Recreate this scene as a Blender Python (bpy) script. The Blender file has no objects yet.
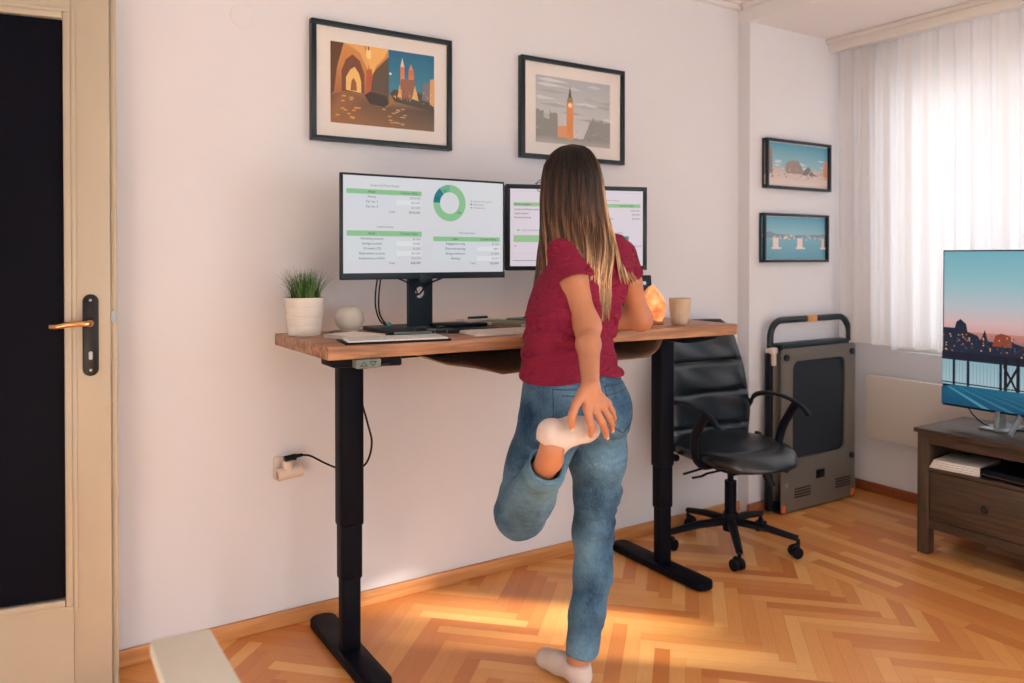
import bpy, bmesh, math, random
import numpy as np
from mathutils import Vector, Matrix, noise
from mathutils.bvhtree import BVHTree
random.seed(7); np.random.seed(7)
PI = math.pi
scn = bpy.context.scene
COL = scn.collection

# ------------------------------------------------------------------ materials
def lin(c):
    f = lambda v: v/12.92 if v <= .04045 else ((v+.055)/1.055)**2.4
    return tuple(f(v/255.) for v in c[:3]) + (1.,)
def newmat(name):
    m = bpy.data.materials.new(name); m.use_nodes = True
    nt = m.node_tree; b = nt.nodes['Principled BSDF']
    return m, nt, b
def N(nt, t, **kw):
    n = nt.nodes.new(t)
    for k, v in kw.items():
        if hasattr(n, k): setattr(n, k, v)
        else: n.inputs[k.replace('_', ' ')].default_value = v
    return n
def mat(name, rgb, rough=.5, metal=0., noise_amt=0.06, scale=30., bump=0., bscale=200., coat=0., spec=.5, stretch=(1,1,1), sss=0., trans=0., emit=None, estr=0.):
    m, nt, b = newmat(name)
    L = nt.links.new
    tc = N(nt, 'ShaderNodeTexCoord'); mp = N(nt, 'ShaderNodeMapping'); mp.inputs['Scale'].default_value = stretch
    L(tc.outputs['Object'], mp.inputs['Vector'])
    nz = N(nt, 'ShaderNodeTexNoise'); nz.inputs['Scale'].default_value = scale; nz.inputs['Detail'].default_value = 4
    L(mp.outputs[0], nz.inputs['Vector'])
    mx = N(nt, 'ShaderNodeMix', data_type='RGBA')
    c = lin(rgb)
    mx.inputs[6].default_value = tuple(max(0, x*(1-noise_amt*1.6)) for x in c[:3])+(1,)
    mx.inputs[7].default_value = tuple(min(1, x*(1+noise_amt*1.6)) for x in c[:3])+(1,)
    L(nz.outputs[0], mx.inputs[0]); L(mx.outputs[2], b.inputs['Base Color'])
    b.inputs['Roughness'].default_value = rough; b.inputs['Metallic'].default_value = metal
    b.inputs['Specular IOR Level'].default_value = spec
    if coat: b.inputs['Coat Weight'].default_value = coat; b.inputs['Coat Roughness'].default_value = .15
    if sss:
        b.inputs['Subsurface Weight'].default_value = sss; b.inputs['Subsurface Radius'].default_value = (.03, .012, .006); b.inputs['Subsurface Scale'].default_value = .3
    if trans: b.inputs['Transmission Weight'].default_value = trans
    if emit: b.inputs['Emission Color'].default_value = lin(emit); b.inputs['Emission Strength'].default_value = estr
    if bump:
        n2 = N(nt, 'ShaderNodeTexNoise'); n2.inputs['Scale'].default_value = bscale; n2.inputs['Detail'].default_value = 3
        L(mp.outputs[0], n2.inputs['Vector'])
        bp = N(nt, 'ShaderNodeBump'); bp.inputs['Strength'].default_value = bump; bp.inputs['Distance'].default_value = .002
        L(n2.outputs[0], bp.inputs['Height']); L(bp.outputs[0], b.inputs['Normal'])
    return m
def wood(name, c1, c2, axis='X', rough=.45, scale=4., bump=.1, c3=None):
    m, nt, b = newmat(name); L = nt.links.new
    tc = N(nt, 'ShaderNodeTexCoord'); mp = N(nt, 'ShaderNodeMapping')
    s = {'X': (1, 14, 14), 'Y': (14, 1, 14), 'Z': (14, 14, 1)}[axis]
    mp.inputs['Scale'].default_value = s
    L(tc.outputs['Object'], mp.inputs['Vector'])
    n1 = N(nt, 'ShaderNodeTexNoise'); n1.inputs['Scale'].default_value = scale; n1.inputs['Detail'].default_value = 6; n1.inputs['Distortion'].default_value = .6
    L(mp.outputs[0], n1.inputs['Vector'])
    cr = N(nt, 'ShaderNodeValToRGB'); e = cr.color_ramp
    e.elements[0].position = .32; e.elements[0].color = lin(c1); e.elements[1].position = .68; e.elements[1].color = lin(c2)
    if c3:
        x = e.elements.new(.5); x.color = lin(c3)
    L(n1.outputs[0], cr.inputs[0]); L(cr.outputs[0], b.inputs['Base Color'])
    b.inputs['Roughness'].default_value = rough
    bp = N(nt, 'ShaderNodeBump'); bp.inputs['Strength'].default_value = bump; bp.inputs['Distance'].default_value = .001
    L(n1.outputs[0], bp.inputs['Height']); L(bp.outputs[0], b.inputs['Normal'])
    return m
def attr_mat(name, emit=0., rough=.45, spec=.4):
    m, nt, b = newmat(name); L = nt.links.new
    a = N(nt, 'ShaderNodeAttribute'); a.attribute_name = 'col'
    if emit:
        b.inputs['Base Color'].default_value = (.01, .01, .012, 1)
        L(a.outputs['Color'], b.inputs['Emission Color']); b.inputs['Emission Strength'].default_value = emit
        b.inputs['Specular IOR Level'].default_value = .15
    else:
        L(a.outputs['Color'], b.inputs['Base Color']); b.inputs['Specular IOR Level'].default_value = spec
    b.inputs['Roughness'].default_value = rough
    return m

# ------------------------------------------------------------------ objects
def tag(o, label=None, cat=None, group=None, kind=None):
    if label: o['label'] = label
    if cat: o['category'] = cat
    if group: o['group'] = group
    if kind: o['kind'] = kind
    return o
def empty(name, loc=(0, 0, 0), rz=0., parent=None):
    o = bpy.data.objects.new(name, None); COL.objects.link(o)
    o.location = loc; o.rotation_euler = (0, 0, rz); o.empty_display_size = .1
    if parent: o.parent = parent
    return o
class MB:
    def __init__(s): s.bm = bmesh.new(); s.mats = []; s.ci = 0
    def setm(s, m):
        if m not in s.mats: s.mats.append(m)
        s.ci = s.mats.index(m); return s
    def _add(s, b2, M=None):
        if M is not None: b2.transform(M)
        me = bpy.data.meshes.new('t'); b2.to_mesh(me); b2.free()
        n = len(s.bm.faces); s.bm.from_mesh(me); bpy.data.meshes.remove(me)
        s.bm.faces.ensure_lookup_table()
        for f in s.bm.faces[n:]: f.material_index = s.ci
        return s
    def box(s, lo, hi, bev=0., seg=2, M=None):
        b = bmesh.new(); bmesh.ops.create_cube(b, size=1)
        for v in b.verts:
            v.co = Vector([lo[i] + (v.co[i]+.5)*(hi[i]-lo[i]) for i in range(3)])
        if bev: bmesh.ops.bevel(b, geom=list(b.edges), offset=bev, segments=seg, profile=.5, affect='EDGES')
        return s._add(b, M)
    def prism(s, pts, z0, z1, bev=0., M=None, seg=2):
        b = bmesh.new(); vs = [b.verts.new((p[0], p[1], z0)) for p in pts]; f = b.faces.new(vs)
        r = bmesh.ops.extrude_face_region(b, geom=[f])
        for v in r['geom']:
            if isinstance(v, bmesh.types.BMVert): v.co.z = z1
        bmesh.ops.recalc_face_normals(b, faces=b.faces)
        if bev:
            ed = [e for e in b.edges if len(e.link_faces) == 2 and e.calc_face_angle(0) > .6]
            bmesh.ops.bevel(b, geom=ed, offset=bev, segments=seg, profile=.5, affect='EDGES')
        return s._add(b, M)
    def lathe(s, prof, n=32, M=None, c=(0, 0, 0), wav=None):
        b = bmesh.new(); rings = []
        for (r, z) in prof:
            rings.append([b.verts.new((c[0]+r*math.cos(2*PI*k/n)*(1+(wav(k, z) if wav else 0)), c[1]+r*math.sin(2*PI*k/n)*(1+(wav(k, z) if wav else 0)), c[2]+z)) for k in range(n)])
        for a, d in zip(rings, rings[1:]):
            for k in range(n): b.faces.new((a[k], a[(k+1) % n], d[(k+1) % n], d[k]))
        if prof[0][0] > 1e-5: b.faces.new(rings[0][::-1])
        if prof[-1][0] > 1e-5: b.faces.new(rings[-1])
        bmesh.ops.remove_doubles(b, verts=b.verts, dist=1e-6)
        bmesh.ops.recalc_face_normals(b, faces=b.faces)
        return s._add(b, M)
    def tube(s, pts, r, n=10, M=None, cap=True, flat=1., smooth=0):
        pts = [Vector(p) for p in pts]
        if smooth: pts = catmull(pts, smooth)
        rr = r if isinstance(r, (list, tuple)) else None
        b = bmesh.new(); rings = []; up = None
        for i, p in enumerate(pts):
            t = (pts[min(i+1, len(pts)-1)] - pts[max(i-1, 0)]).normalized()
            if up is None:
                up = Vector((0, 0, 1)) if abs(t.z) < .9 else Vector((0, 1, 0))
            up = (up - t*up.dot(t)).normalized(); sd = t.cross(up)
            if rr: q = rr[0]+(rr[-1]-rr[0])*i/(len(pts)-1) if len(rr) == 2 else rr[min(i, len(rr)-1)]
            else: q = r
            rings.append([b.verts.new(p + up*q*flat*math.cos(2*PI*k/n) + sd*q*math.sin(2*PI*k/n)) for k in range(n)])
        for a, d in zip(rings, rings[1:]):
            for k in range(n): b.faces.new((a[k], a[(k+1) % n], d[(k+1) % n], d[k]))
        if cap: b.faces.new(rings[0][::-1]); b.faces.new(rings[-1])
        bmesh.ops.recalc_face_normals(b, faces=b.faces)
        return s._add(b, M)
    def cyl(s, a, b_, r, n=24, r2=None): return s.tube([a, b_], [r, r2 if r2 is not None else r], n)
    def ell(s, c, r, n=20, M=None):
        b = bmesh.new(); bmesh.ops.create_uvsphere(b, u_segments=n, v_segments=n//2+2, radius=1)
        for v in b.verts: v.co = Vector((c[0]+v.co.x*r[0], c[1]+v.co.y*r[1], c[2]+v.co.z*r[2]))
        return s._add(b, M)
    def quad(s, ps):
        b = bmesh.new(); b.faces.new([b.verts.new(p) for p in ps]); return s._add(b)
    def build(s, name, m=None, parent=None, loc=None, rot=None, angle=35):
        me = bpy.data.meshes.new(name); s.bm.to_mesh(me); s.bm.free()
        if m is not None and not s.mats: me.materials.append(m)
        for x in s.mats: me.materials.append(x)
        for p in me.polygons: p.use_smooth = True
        me.update()
        try: me.set_sharp_from_angle(angle=math.radians(angle))
        except Exception: pass
        o = bpy.data.objects.new(name, me); COL.objects.link(o)
        if parent: o.parent = parent
        if loc: o.location = loc
        if rot: o.rotation_euler = rot
        return o
def catmull(p, k):
    out = []; P = [p[0]+(p[0]-p[1])] + list(p) + [p[-1]+(p[-1]-p[-2])]
    for i in range(1, len(P)-2):
        a, b, c, d = P[i-1:i+3]
        for j in range(k):
            t = j/k
            out.append(.5*((2*b)+(c-a)*t+(2*a-5*b+4*c-d)*t*t+(3*b-a-3*c+d)*t**3))
    out.append(P[-2]); return out
def rrect(x0, y0, x1, y1, r, n=5):
    out = []
    for cx, cy, a0 in ((x1-r, y1-r, 0), (x0+r, y1-r, 90), (x0+r, y0+r, 180), (x1-r, y0+r, 270)):
        for k in range(n+1):
            a = math.radians(a0+90*k/n); out.append((cx+r*math.cos(a), cy+r*math.sin(a)))
    return out
def struct(mb, name, m, **k):
    o = mb.build(name, m, **k); o['kind'] = 'structure'; return o

# flat printed / displayed pictures: polygons with their own colour, in a local frame (x right, z up, facing -y)
class Art:
    def __init__(s, w, h): s.w = w; s.h = h; s.V = []; s.F = []; s.C = []; s.lay = 0
    def poly(s, pts, col, cols=None, lay=None):
        s.lay += 1
        d = -.00004*s.lay if lay is None else -.00004*lay
        i0 = len(s.V)
        for k, (x, y) in enumerate(pts):
            s.V.append(((x-.5)*s.w, d, (.5-y)*s.h)); s.C.append(lin((cols[k] if cols else col)))
        s.F.append(list(range(i0, i0+len(pts))))
    def rect(s, x0, y0, x1, y1, col, col2=None):
        s.poly([(x0, y1), (x1, y1), (x1, y0), (x0, y0)], col, [col2, col2, col, col] if col2 else None)
    def ring(s, cx, cy, r0, r1, a0, a1, col, n=40):
        s.lay += 1; d = -.00004*s.lay; k = s.w/s.h
        m = max(2, int(n*abs(a1-a0)/360))
        for j in range(m):
            q = [math.radians(a0+(a1-a0)*(j+t)/m) for t in (0, 1)]
            i0 = len(s.V)
            for (r, a) in ((r0, q[0]), (r1, q[0]), (r1, q[1]), (r0, q[1])):
                x, y = cx+r*math.sin(a), cy-r*k*math.cos(a)
                s.V.append(((x-.5)*s.w, d, (.5-y)*s.h)); s.C.append(lin(col))
            s.F.append([i0, i0+1, i0+2, i0+3])
    def text(s, x, y, t, size, col, al='CENTER'):
        s.lay += 1; d = -.00004*s.lay
        cu = bpy.data.curves.new('t', 'FONT'); cu.body = t; cu.size = size*s.h*1.35; cu.align_x = al; cu.align_y = 'CENTER'; cu.resolution_u = 2
        o = bpy.data.objects.new('t', cu); COL.objects.link(o)
        dg = bpy.context.evaluated_depsgraph_get(); me = bpy.data.meshes.new_from_object(o.evaluated_get(dg))
        i0 = len(s.V)
        for v in me.vertices:
            s.V.append(((x-.5)*s.w+v.co.x, d, (.5-y)*s.h+v.co.y)); s.C.append(lin(col))
        for p in me.polygons: s.F.append([i0+i for i in p.vertices])
        bpy.data.objects.remove(o); bpy.data.curves.remove(cu); bpy.data.meshes.remove(me)
    def build(s, name, m, parent, loc=(0, 0, 0)):
        me = bpy.data.meshes.new(name); me.from_pydata(s.V, [], s.F)
        a = me.color_attributes.new('col', 'FLOAT_COLOR', 'POINT')
        a.data.foreach_set('color', np.array(s.C, dtype=np.float32).ravel())
        me.materials.append(m); o = bpy.data.objects.new(name, me); COL.objects.link(o); o.parent = parent; o.location = loc
        return o

# ------------------------------------------------------------------ signed distance modelling (numpy)
def rcone(P, a, b, ra, rb):
    a = np.array(a, np.float32); b = np.array(b, np.float32); ab = b-a
    t = np.clip(((P-a)@ab)/max(float(ab@ab), 1e-9), 0, 1)
    return np.linalg.norm(P-a-t[:, None]*ab, axis=1)-(ra+(rb-ra)*t)
def ellip(P, c, r, R=None):
    q = P-np.array(c, np.float32)
    if R is not None: q = q@np.array(R, np.float32)
    r = np.array(r, np.float32)
    k0 = np.linalg.norm(q/r, axis=1); k1 = np.linalg.norm(q/(r*r), axis=1)
    return k0*(k0-1)/np.maximum(k1, 1e-6)
def smin(a, b, k):
    h = np.maximum(k-np.abs(a-b), 0)/k
    return np.minimum(a, b)-h*h*k*.25
def smax(a, b, k): return -smin(-a, -b, k)
def chain(P, pts, rs, k=.012):
    d = None
    for i in range(len(pts)-1):
        e = rcone(P, pts[i], pts[i+1], rs[i], rs[i+1]); d = e if d is None else smin(d, e, k)
    return d
def column(P, lv):
    # lv: rows z, cx, cy, rx, ry, angle(deg)
    lv = np.array(sorted(lv), np.float32); z = P[:, 2]
    g = [np.interp(z, lv[:, 0], lv[:, i]) for i in range(1, 6)]
    a = np.radians(g[4]); dx = P[:, 0]-g[0]; dy = P[:, 1]-g[1]
    u = dx*np.cos(a)+dy*np.sin(a); v = -dx*np.sin(a)+dy*np.cos(a)
    k = (np.abs(u/g[2])**2.3+np.abs(v/g[3])**2.3)**(1/2.3)
    d = (k-1)*np.minimum(g[2], g[3])*1.0
    return np.maximum(d, np.maximum(lv[0, 0]-z, z-lv[-1, 0]))
def wob(P, f, seed=0):
    r = np.random.RandomState(seed); o = 0
    for i in range(5):
        k = r.normal(size=3)*f*(1+.6*i); ph = r.rand()*6.28
        o = o+np.sin(P@k.astype(np.float32)+ph+1.3*np.sin(P@(k[[1, 2, 0]]*.7).astype(np.float32)))/(1+.6*i)
    return o/2.5
def project(pts, f, it=5):
    P = np.array(pts, np.float32); e = 1e-3
    for _ in range(it):
        d = f(P); g = np.stack([(f(P+np.eye(3, dtype=np.float32)[i]*e)-d)/e for i in range(3)], 1)
        g /= np.maximum(np.linalg.norm(g, axis=1, keepdims=True), 1e-4); P = (P-g*d[:, None]).astype(np.float32)
    return P
def creases(P, lines):
    # lines: (polyline on the surface, width, height); positive height raises a ridge
    out = np.zeros(len(P), np.float32)
    for pl, r, amp in lines:
        c = pl.mean(0); R = np.linalg.norm(pl-c, axis=1).max()+3*r
        m = np.linalg.norm(P-c, axis=1) < R
        if not m.any(): continue
        Q = P[m]; e = None; n = len(pl)-1
        for i in range(n):
            ab = pl[i+1]-pl[i]; t = np.clip(((Q-pl[i])@ab)/max(float(ab@ab), 1e-9), 0, 1)
            dd = np.linalg.norm(Q-pl[i]-t[:, None]*ab, axis=1)
            w = np.sin(np.pi*np.clip((i+t)/n, .04, .96)); v = np.exp(-(dd/r)**2)*w
            e = v if e is None else np.maximum(e, v)
        out[m] -= amp*e
    return out
def folds(P, segs):
    d = np.zeros(len(P), np.float32)
    for a, b, r, amp in segs:
        e = rcone(P, a, b, 0, 0); d -= amp*np.exp(-(e/r)**2)
    return d
def sdf_mesh(f, lo, hi, h):
    lo = np.array(lo, float); hi = np.array(hi, float); B = 8
    n = (np.ceil((hi-lo)/h/B).astype(int))*B
    V = np.ones(tuple(n+1), np.float32)
    nb = n//B
    bc = np.stack(np.meshgrid(*[np.arange(k) for k in nb], indexing='ij'), -1).reshape(-1, 3)
    cen = (lo+(bc*B+B/2)*h).astype(np.float32)
    dv = f(cen); rad = B*h*.87*1.5+.012
    loc = np.stack(np.meshgrid(*[np.arange(B+1)]*3, indexing='ij'), -1).reshape(-1, 3)
    for b, d in zip(bc, dv):
        if abs(d) > rad and d < 0:
            V[b[0]*B:b[0]*B+B+1, b[1]*B:b[1]*B+B+1, b[2]*B:b[2]*B+B+1] = -1
    act = bc[np.abs(dv) <= rad]
    for i in range(0, len(act), 400):
        idx = (act[i:i+400, None, :]*B+loc[None]).reshape(-1, 3)
        v = f((lo+idx*h).astype(np.float32))
        V[idx[:, 0], idx[:, 1], idx[:, 2]] = v
    ins = V < 0
    cells = np.zeros(tuple(n), np.int8)
    for dx in (0, 1):
        for dy in (0, 1):
            for dz in (0, 1):
                cells += ins[dx:n[0]+dx, dy:n[1]+dy, dz:n[2]+dz]
    A = np.argwhere((cells > 0) & (cells < 8))
    ID = -np.ones(tuple(n), np.int64); ID[A[:, 0], A[:, 1], A[:, 2]] = np.arange(len(A))
    acc = np.zeros((len(A), 3)); cnt = np.zeros(len(A))
    cs = [(i, j, k) for i in (0, 1) for j in (0, 1) for k in (0, 1)]
    for a in cs:
        for ax in range(3):
            if a[ax]: continue
            b = list(a); b[ax] = 1
            va = V[A[:, 0]+a[0], A[:, 1]+a[1], A[:, 2]+a[2]]; vb = V[A[:, 0]+b[0], A[:, 1]+b[1], A[:, 2]+b[2]]
            m = (va < 0) != (vb < 0); t = np.where(m, va/np.where(m, va-vb, 1), 0)
            p = np.array(a, float)[None].repeat(len(A), 0); p[:, ax] += t
            acc += p*m[:, None]; cnt += m
    verts = lo+(A+acc/cnt[:, None])*h
    F = []
    for ax in range(3):
        o = [1, 2, 0][ax], [2, 0, 1][ax]
        sl0 = [slice(0, n[i]+1) for i in range(3)]; sl1 = list(sl0); sl0[ax] = slice(0, n[ax]); sl1[ax] = slice(1, n[ax]+1)
        s0 = ins[tuple(sl0)]; s1 = ins[tuple(sl1)]
        E = np.argwhere(s0 != s1); E = E[(E[:, o[0]] > 0) & (E[:, o[1]] > 0) & (E[:, o[0]] < n[o[0]]) & (E[:, o[1]] < n[o[1]])]
        q = []
        for (p_, r_) in ((0, 0), (-1, 0), (-1, -1), (0, -1)):
            G = E.copy(); G[:, o[0]] += p_; G[:, o[1]] += r_; q.append(ID[G[:, 0], G[:, 1], G[:, 2]])
        q = np.stack(q, 1); fl = s0[E[:, 0], E[:, 1], E[:, 2]]
        q[~fl] = q[~fl][:, ::-1]; F.append(q)
    F = np.concatenate(F); F = F[(F >= 0).all(1)]
    return verts, F
def sdf_object(name, f, lo, hi, h, m, parent=None, smooth=1):
    v, F = sdf_mesh(f, lo, hi, h)
    for _ in range(smooth):      # light laplacian smoothing
        s = np.zeros_like(v); c = np.zeros(len(v))
        for i in range(4):
            a, b = F[:, i], F[:, (i+1) % 4]
            np.add.at(s, a, v[b]); np.add.at(c, a, 1)
        v = v*.5+.5*s/np.maximum(c, 1)[:, None]
    me = bpy.data.meshes.new(name)
    me.vertices.add(len(v)); me.vertices.foreach_set('co', v.astype(np.float32).ravel())
    me.loops.add(F.size); me.loops.foreach_set('vertex_index', F[:, ::-1].astype(np.int32).ravel())
    me.polygons.add(len(F)); me.polygons.foreach_set('loop_start', np.arange(0, F.size, 4, dtype=np.int32))
    me.polygons.foreach_set('use_smooth', np.ones(len(F), bool))
    me.update(calc_edges=True); me.validate()
    me.materials.append(m)
    bm = bmesh.new(); bm.from_mesh(me); bmesh.ops.recalc_face_normals(bm, faces=bm.faces); bm.to_mesh(me); bm.free()
    o = bpy.data.objects.new(name, me); COL.objects.link(o)
    if parent: o.parent = parent
    return o

# ------------------------------------------------------------------ shared materials
M = {}
M['wall'] = mat('wall_paint', (228, 230, 236), .9, noise_amt=.012, scale=3, bump=.12, bscale=260, spec=.2)
M['ceiling'] = mat('ceiling_paint', (234, 232, 234), .9, noise_amt=.01, scale=3, spec=.2)
M['cream'] = mat('cream_gloss_paint', (190, 179, 158), .38, noise_amt=.03, scale=9, bump=.06, bscale=60)
M['white'] = mat('white_paint', (232, 228, 222), .5, noise_amt=.01)
M['plastic_white'] = mat('white_plastic', (226, 212, 200), .35, noise_amt=.01)
M['black'] = mat('black_plastic', (11, 16, 27), .45, noise_amt=.05, spec=.2)
M['black_metal'] = mat('black_powder_coat', (8, 12, 24), .5, noise_amt=.08, bump=.05, bscale=500, spec=.12)
M['navy'] = mat('dark_navy_plastic', (18, 38, 50), .4, noise_amt=.05, spec=.3)
M['teal_frame'] = mat('black_frame_paint', (8, 32, 44), .35, noise_amt=.05, coat=.1, spec=.35)
M['leather'] = mat('black_leather', (14, 26, 36), .27, noise_amt=.1, bump=.2, bscale=240, spec=.65)
M['brass'] = mat('copper_brass', (206, 160, 116), .18, 1., noise_amt=.03)
M['steel'] = mat('steel', (150, 155, 158), .3, 1., noise_amt=.03)
M['silver'] = mat('silver_plastic', (150, 158, 165), .35, .4, noise_amt=.03)
M['grey_panel'] = mat('grey_plastic', (108, 122, 118), .5, noise_amt=.03)
M['gunmetal'] = mat('gunmetal_paint', (122, 119, 114), .36, .35, noise_amt=.04, scale=8)
M['mesh'] = mat('dark_belt', (22, 34, 46), .7, noise_amt=.1, bump=.2, bscale=400)
M['orange'] = mat('orange_plastic', (232, 110, 40), .4, noise_amt=.03)
M['paper'] = mat('white_paper', (232, 228, 224), .8, noise_amt=.015)
M['greycloth'] = mat('brown_cloth', (118, 92, 72), .9, noise_amt=.18, scale=40, bump=.5, bscale=120)
M['sage'] = mat('sage_cover', (128, 132, 112), .6)
M['tealcover'] = mat('teal_cover', (62, 104, 104), .5)
M['cyan'] = mat('cyan_plastic', (30, 150, 165), .4)
M['desk_wood'] = wood('desk_wood', (118, 80, 56), (194, 148, 112), 'X', .42, 3.0, .12, (164, 116, 84))
M['dark_wood'] = wood('grey_brown_wood', (60, 48, 40), (90, 72, 58), 'Y', .45, 4, .12)
M['base_wood'] = wood('beech_wood', (190, 128, 74), (226, 166, 108), 'X', .4, 3, .05)
M['base_wood_y'] = wood('reddish_wood', (130, 74, 44), (168, 98, 58), 'Y', .4, 3, .05)
M['print'] = attr_mat('printed_picture', 0, .25, .5)
M['screen'] = attr_mat('lit_display', .75, .35)
M['tvscreen'] = attr_mat('lit_tv_display', .72, .2)

# ------------------------------------------------------------------ floor (parquet laid block by block)
fm, nt, b = newmat('oak_parquet'); L = nt.links.new
at = N(nt, 'ShaderNodeAttribute'); at.attribute_name = 'rnd'
uv = N(nt, 'ShaderNodeUVMap'); uv.uv_map = 'UVMap'
mp = N(nt, 'ShaderNodeMapping'); mp.inputs['Scale'].default_value = (1.6, 26, 1)
L(uv.outputs[0], mp.inputs[0])
nz = N(nt, 'ShaderNodeTexNoise'); nz.inputs['Scale'].default_value = 2.4; nz.inputs['Detail'].default_value = 6; nz.inputs['Distortion'].default_value = 1.2
L(mp.outputs[0], nz.inputs['Vector'])
sep = N(nt, 'ShaderNodeSeparateColor'); L(at.outputs['Color'], sep.inputs[0])
ad = N(nt, 'ShaderNodeMath', operation='MULTIPLY_ADD'); ad.inputs[1].default_value = .42; L(nz.outputs[0], ad.inputs[0])
m2 = N(nt, 'ShaderNodeMath', operation='MULTIPLY'); m2.inputs[1].default_value = .72; L(sep.outputs[0], m2.inputs[0]); L(m2.outputs[0], ad.inputs[2])
cr = N(nt, 'ShaderNodeValToRGB'); e = cr.color_ramp
e.elements[0].position = .08; e.elements[0].color = lin((172, 92, 42)); e.elements[1].position = .95; e.elements[1].color = lin((252, 206, 140))
for p_, c_ in ((.3, (208, 124, 62)), (.6, (232, 158, 86)), (.8, (243, 182, 110))):
    x = e.elements.new(p_); x.color = lin(c_)
L(ad.outputs[0], cr.inputs[0])
# dark heartwood streaks inside some blocks
mp2 = N(nt, 'ShaderNodeMapping'); mp2.inputs['Scale'].default_value = (3, 30, 1); L(uv.outputs[0], mp2.inputs[0])
nz2 = N(nt, 'ShaderNodeTexNoise'); nz2.inputs['Scale'].default_value = 1.5; nz2.inputs['Detail'].default_value = 3; nz2.inputs['Distortion'].default_value = 2.5; L(mp2.outputs[0], nz2.inputs['Vector'])
r2 = N(nt, 'ShaderNodeMapRange'); r2.inputs['From Min'].default_value = .62; r2.inputs['From Max'].default_value = .74; r2.inputs['To Max'].default_value = .95; L(nz2.outputs[0], r2.inputs['Value'])
mul = N(nt, 'ShaderNodeMath', operation='MULTIPLY'); L(r2.outputs[0], mul.inputs[0]); L(sep.outputs[1], mul.inputs[1])
mx = N(nt, 'ShaderNodeMix', data_type='RGBA'); mx.inputs[7].default_value = lin((112, 58, 30)); L(mul.outputs[0], mx.inputs[0]); L(cr.outputs[0], mx.inputs[6])
L(mx.outputs[2], b.inputs['Base Color'])
b.inputs['Roughness'].default_value = .36; b.inputs['Coat Weight'].default_value = .25; b.inputs['Coat Roughness'].default_value = .22
bp = N(nt, 'ShaderNodeBump'); bp.inputs['Strength'].default_value = .08; bp.inputs['Distance'].default_value = .001; L(nz.outputs[0], bp.inputs['Height']); L(bp.outputs[0], b.inputs['Normal'])

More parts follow.
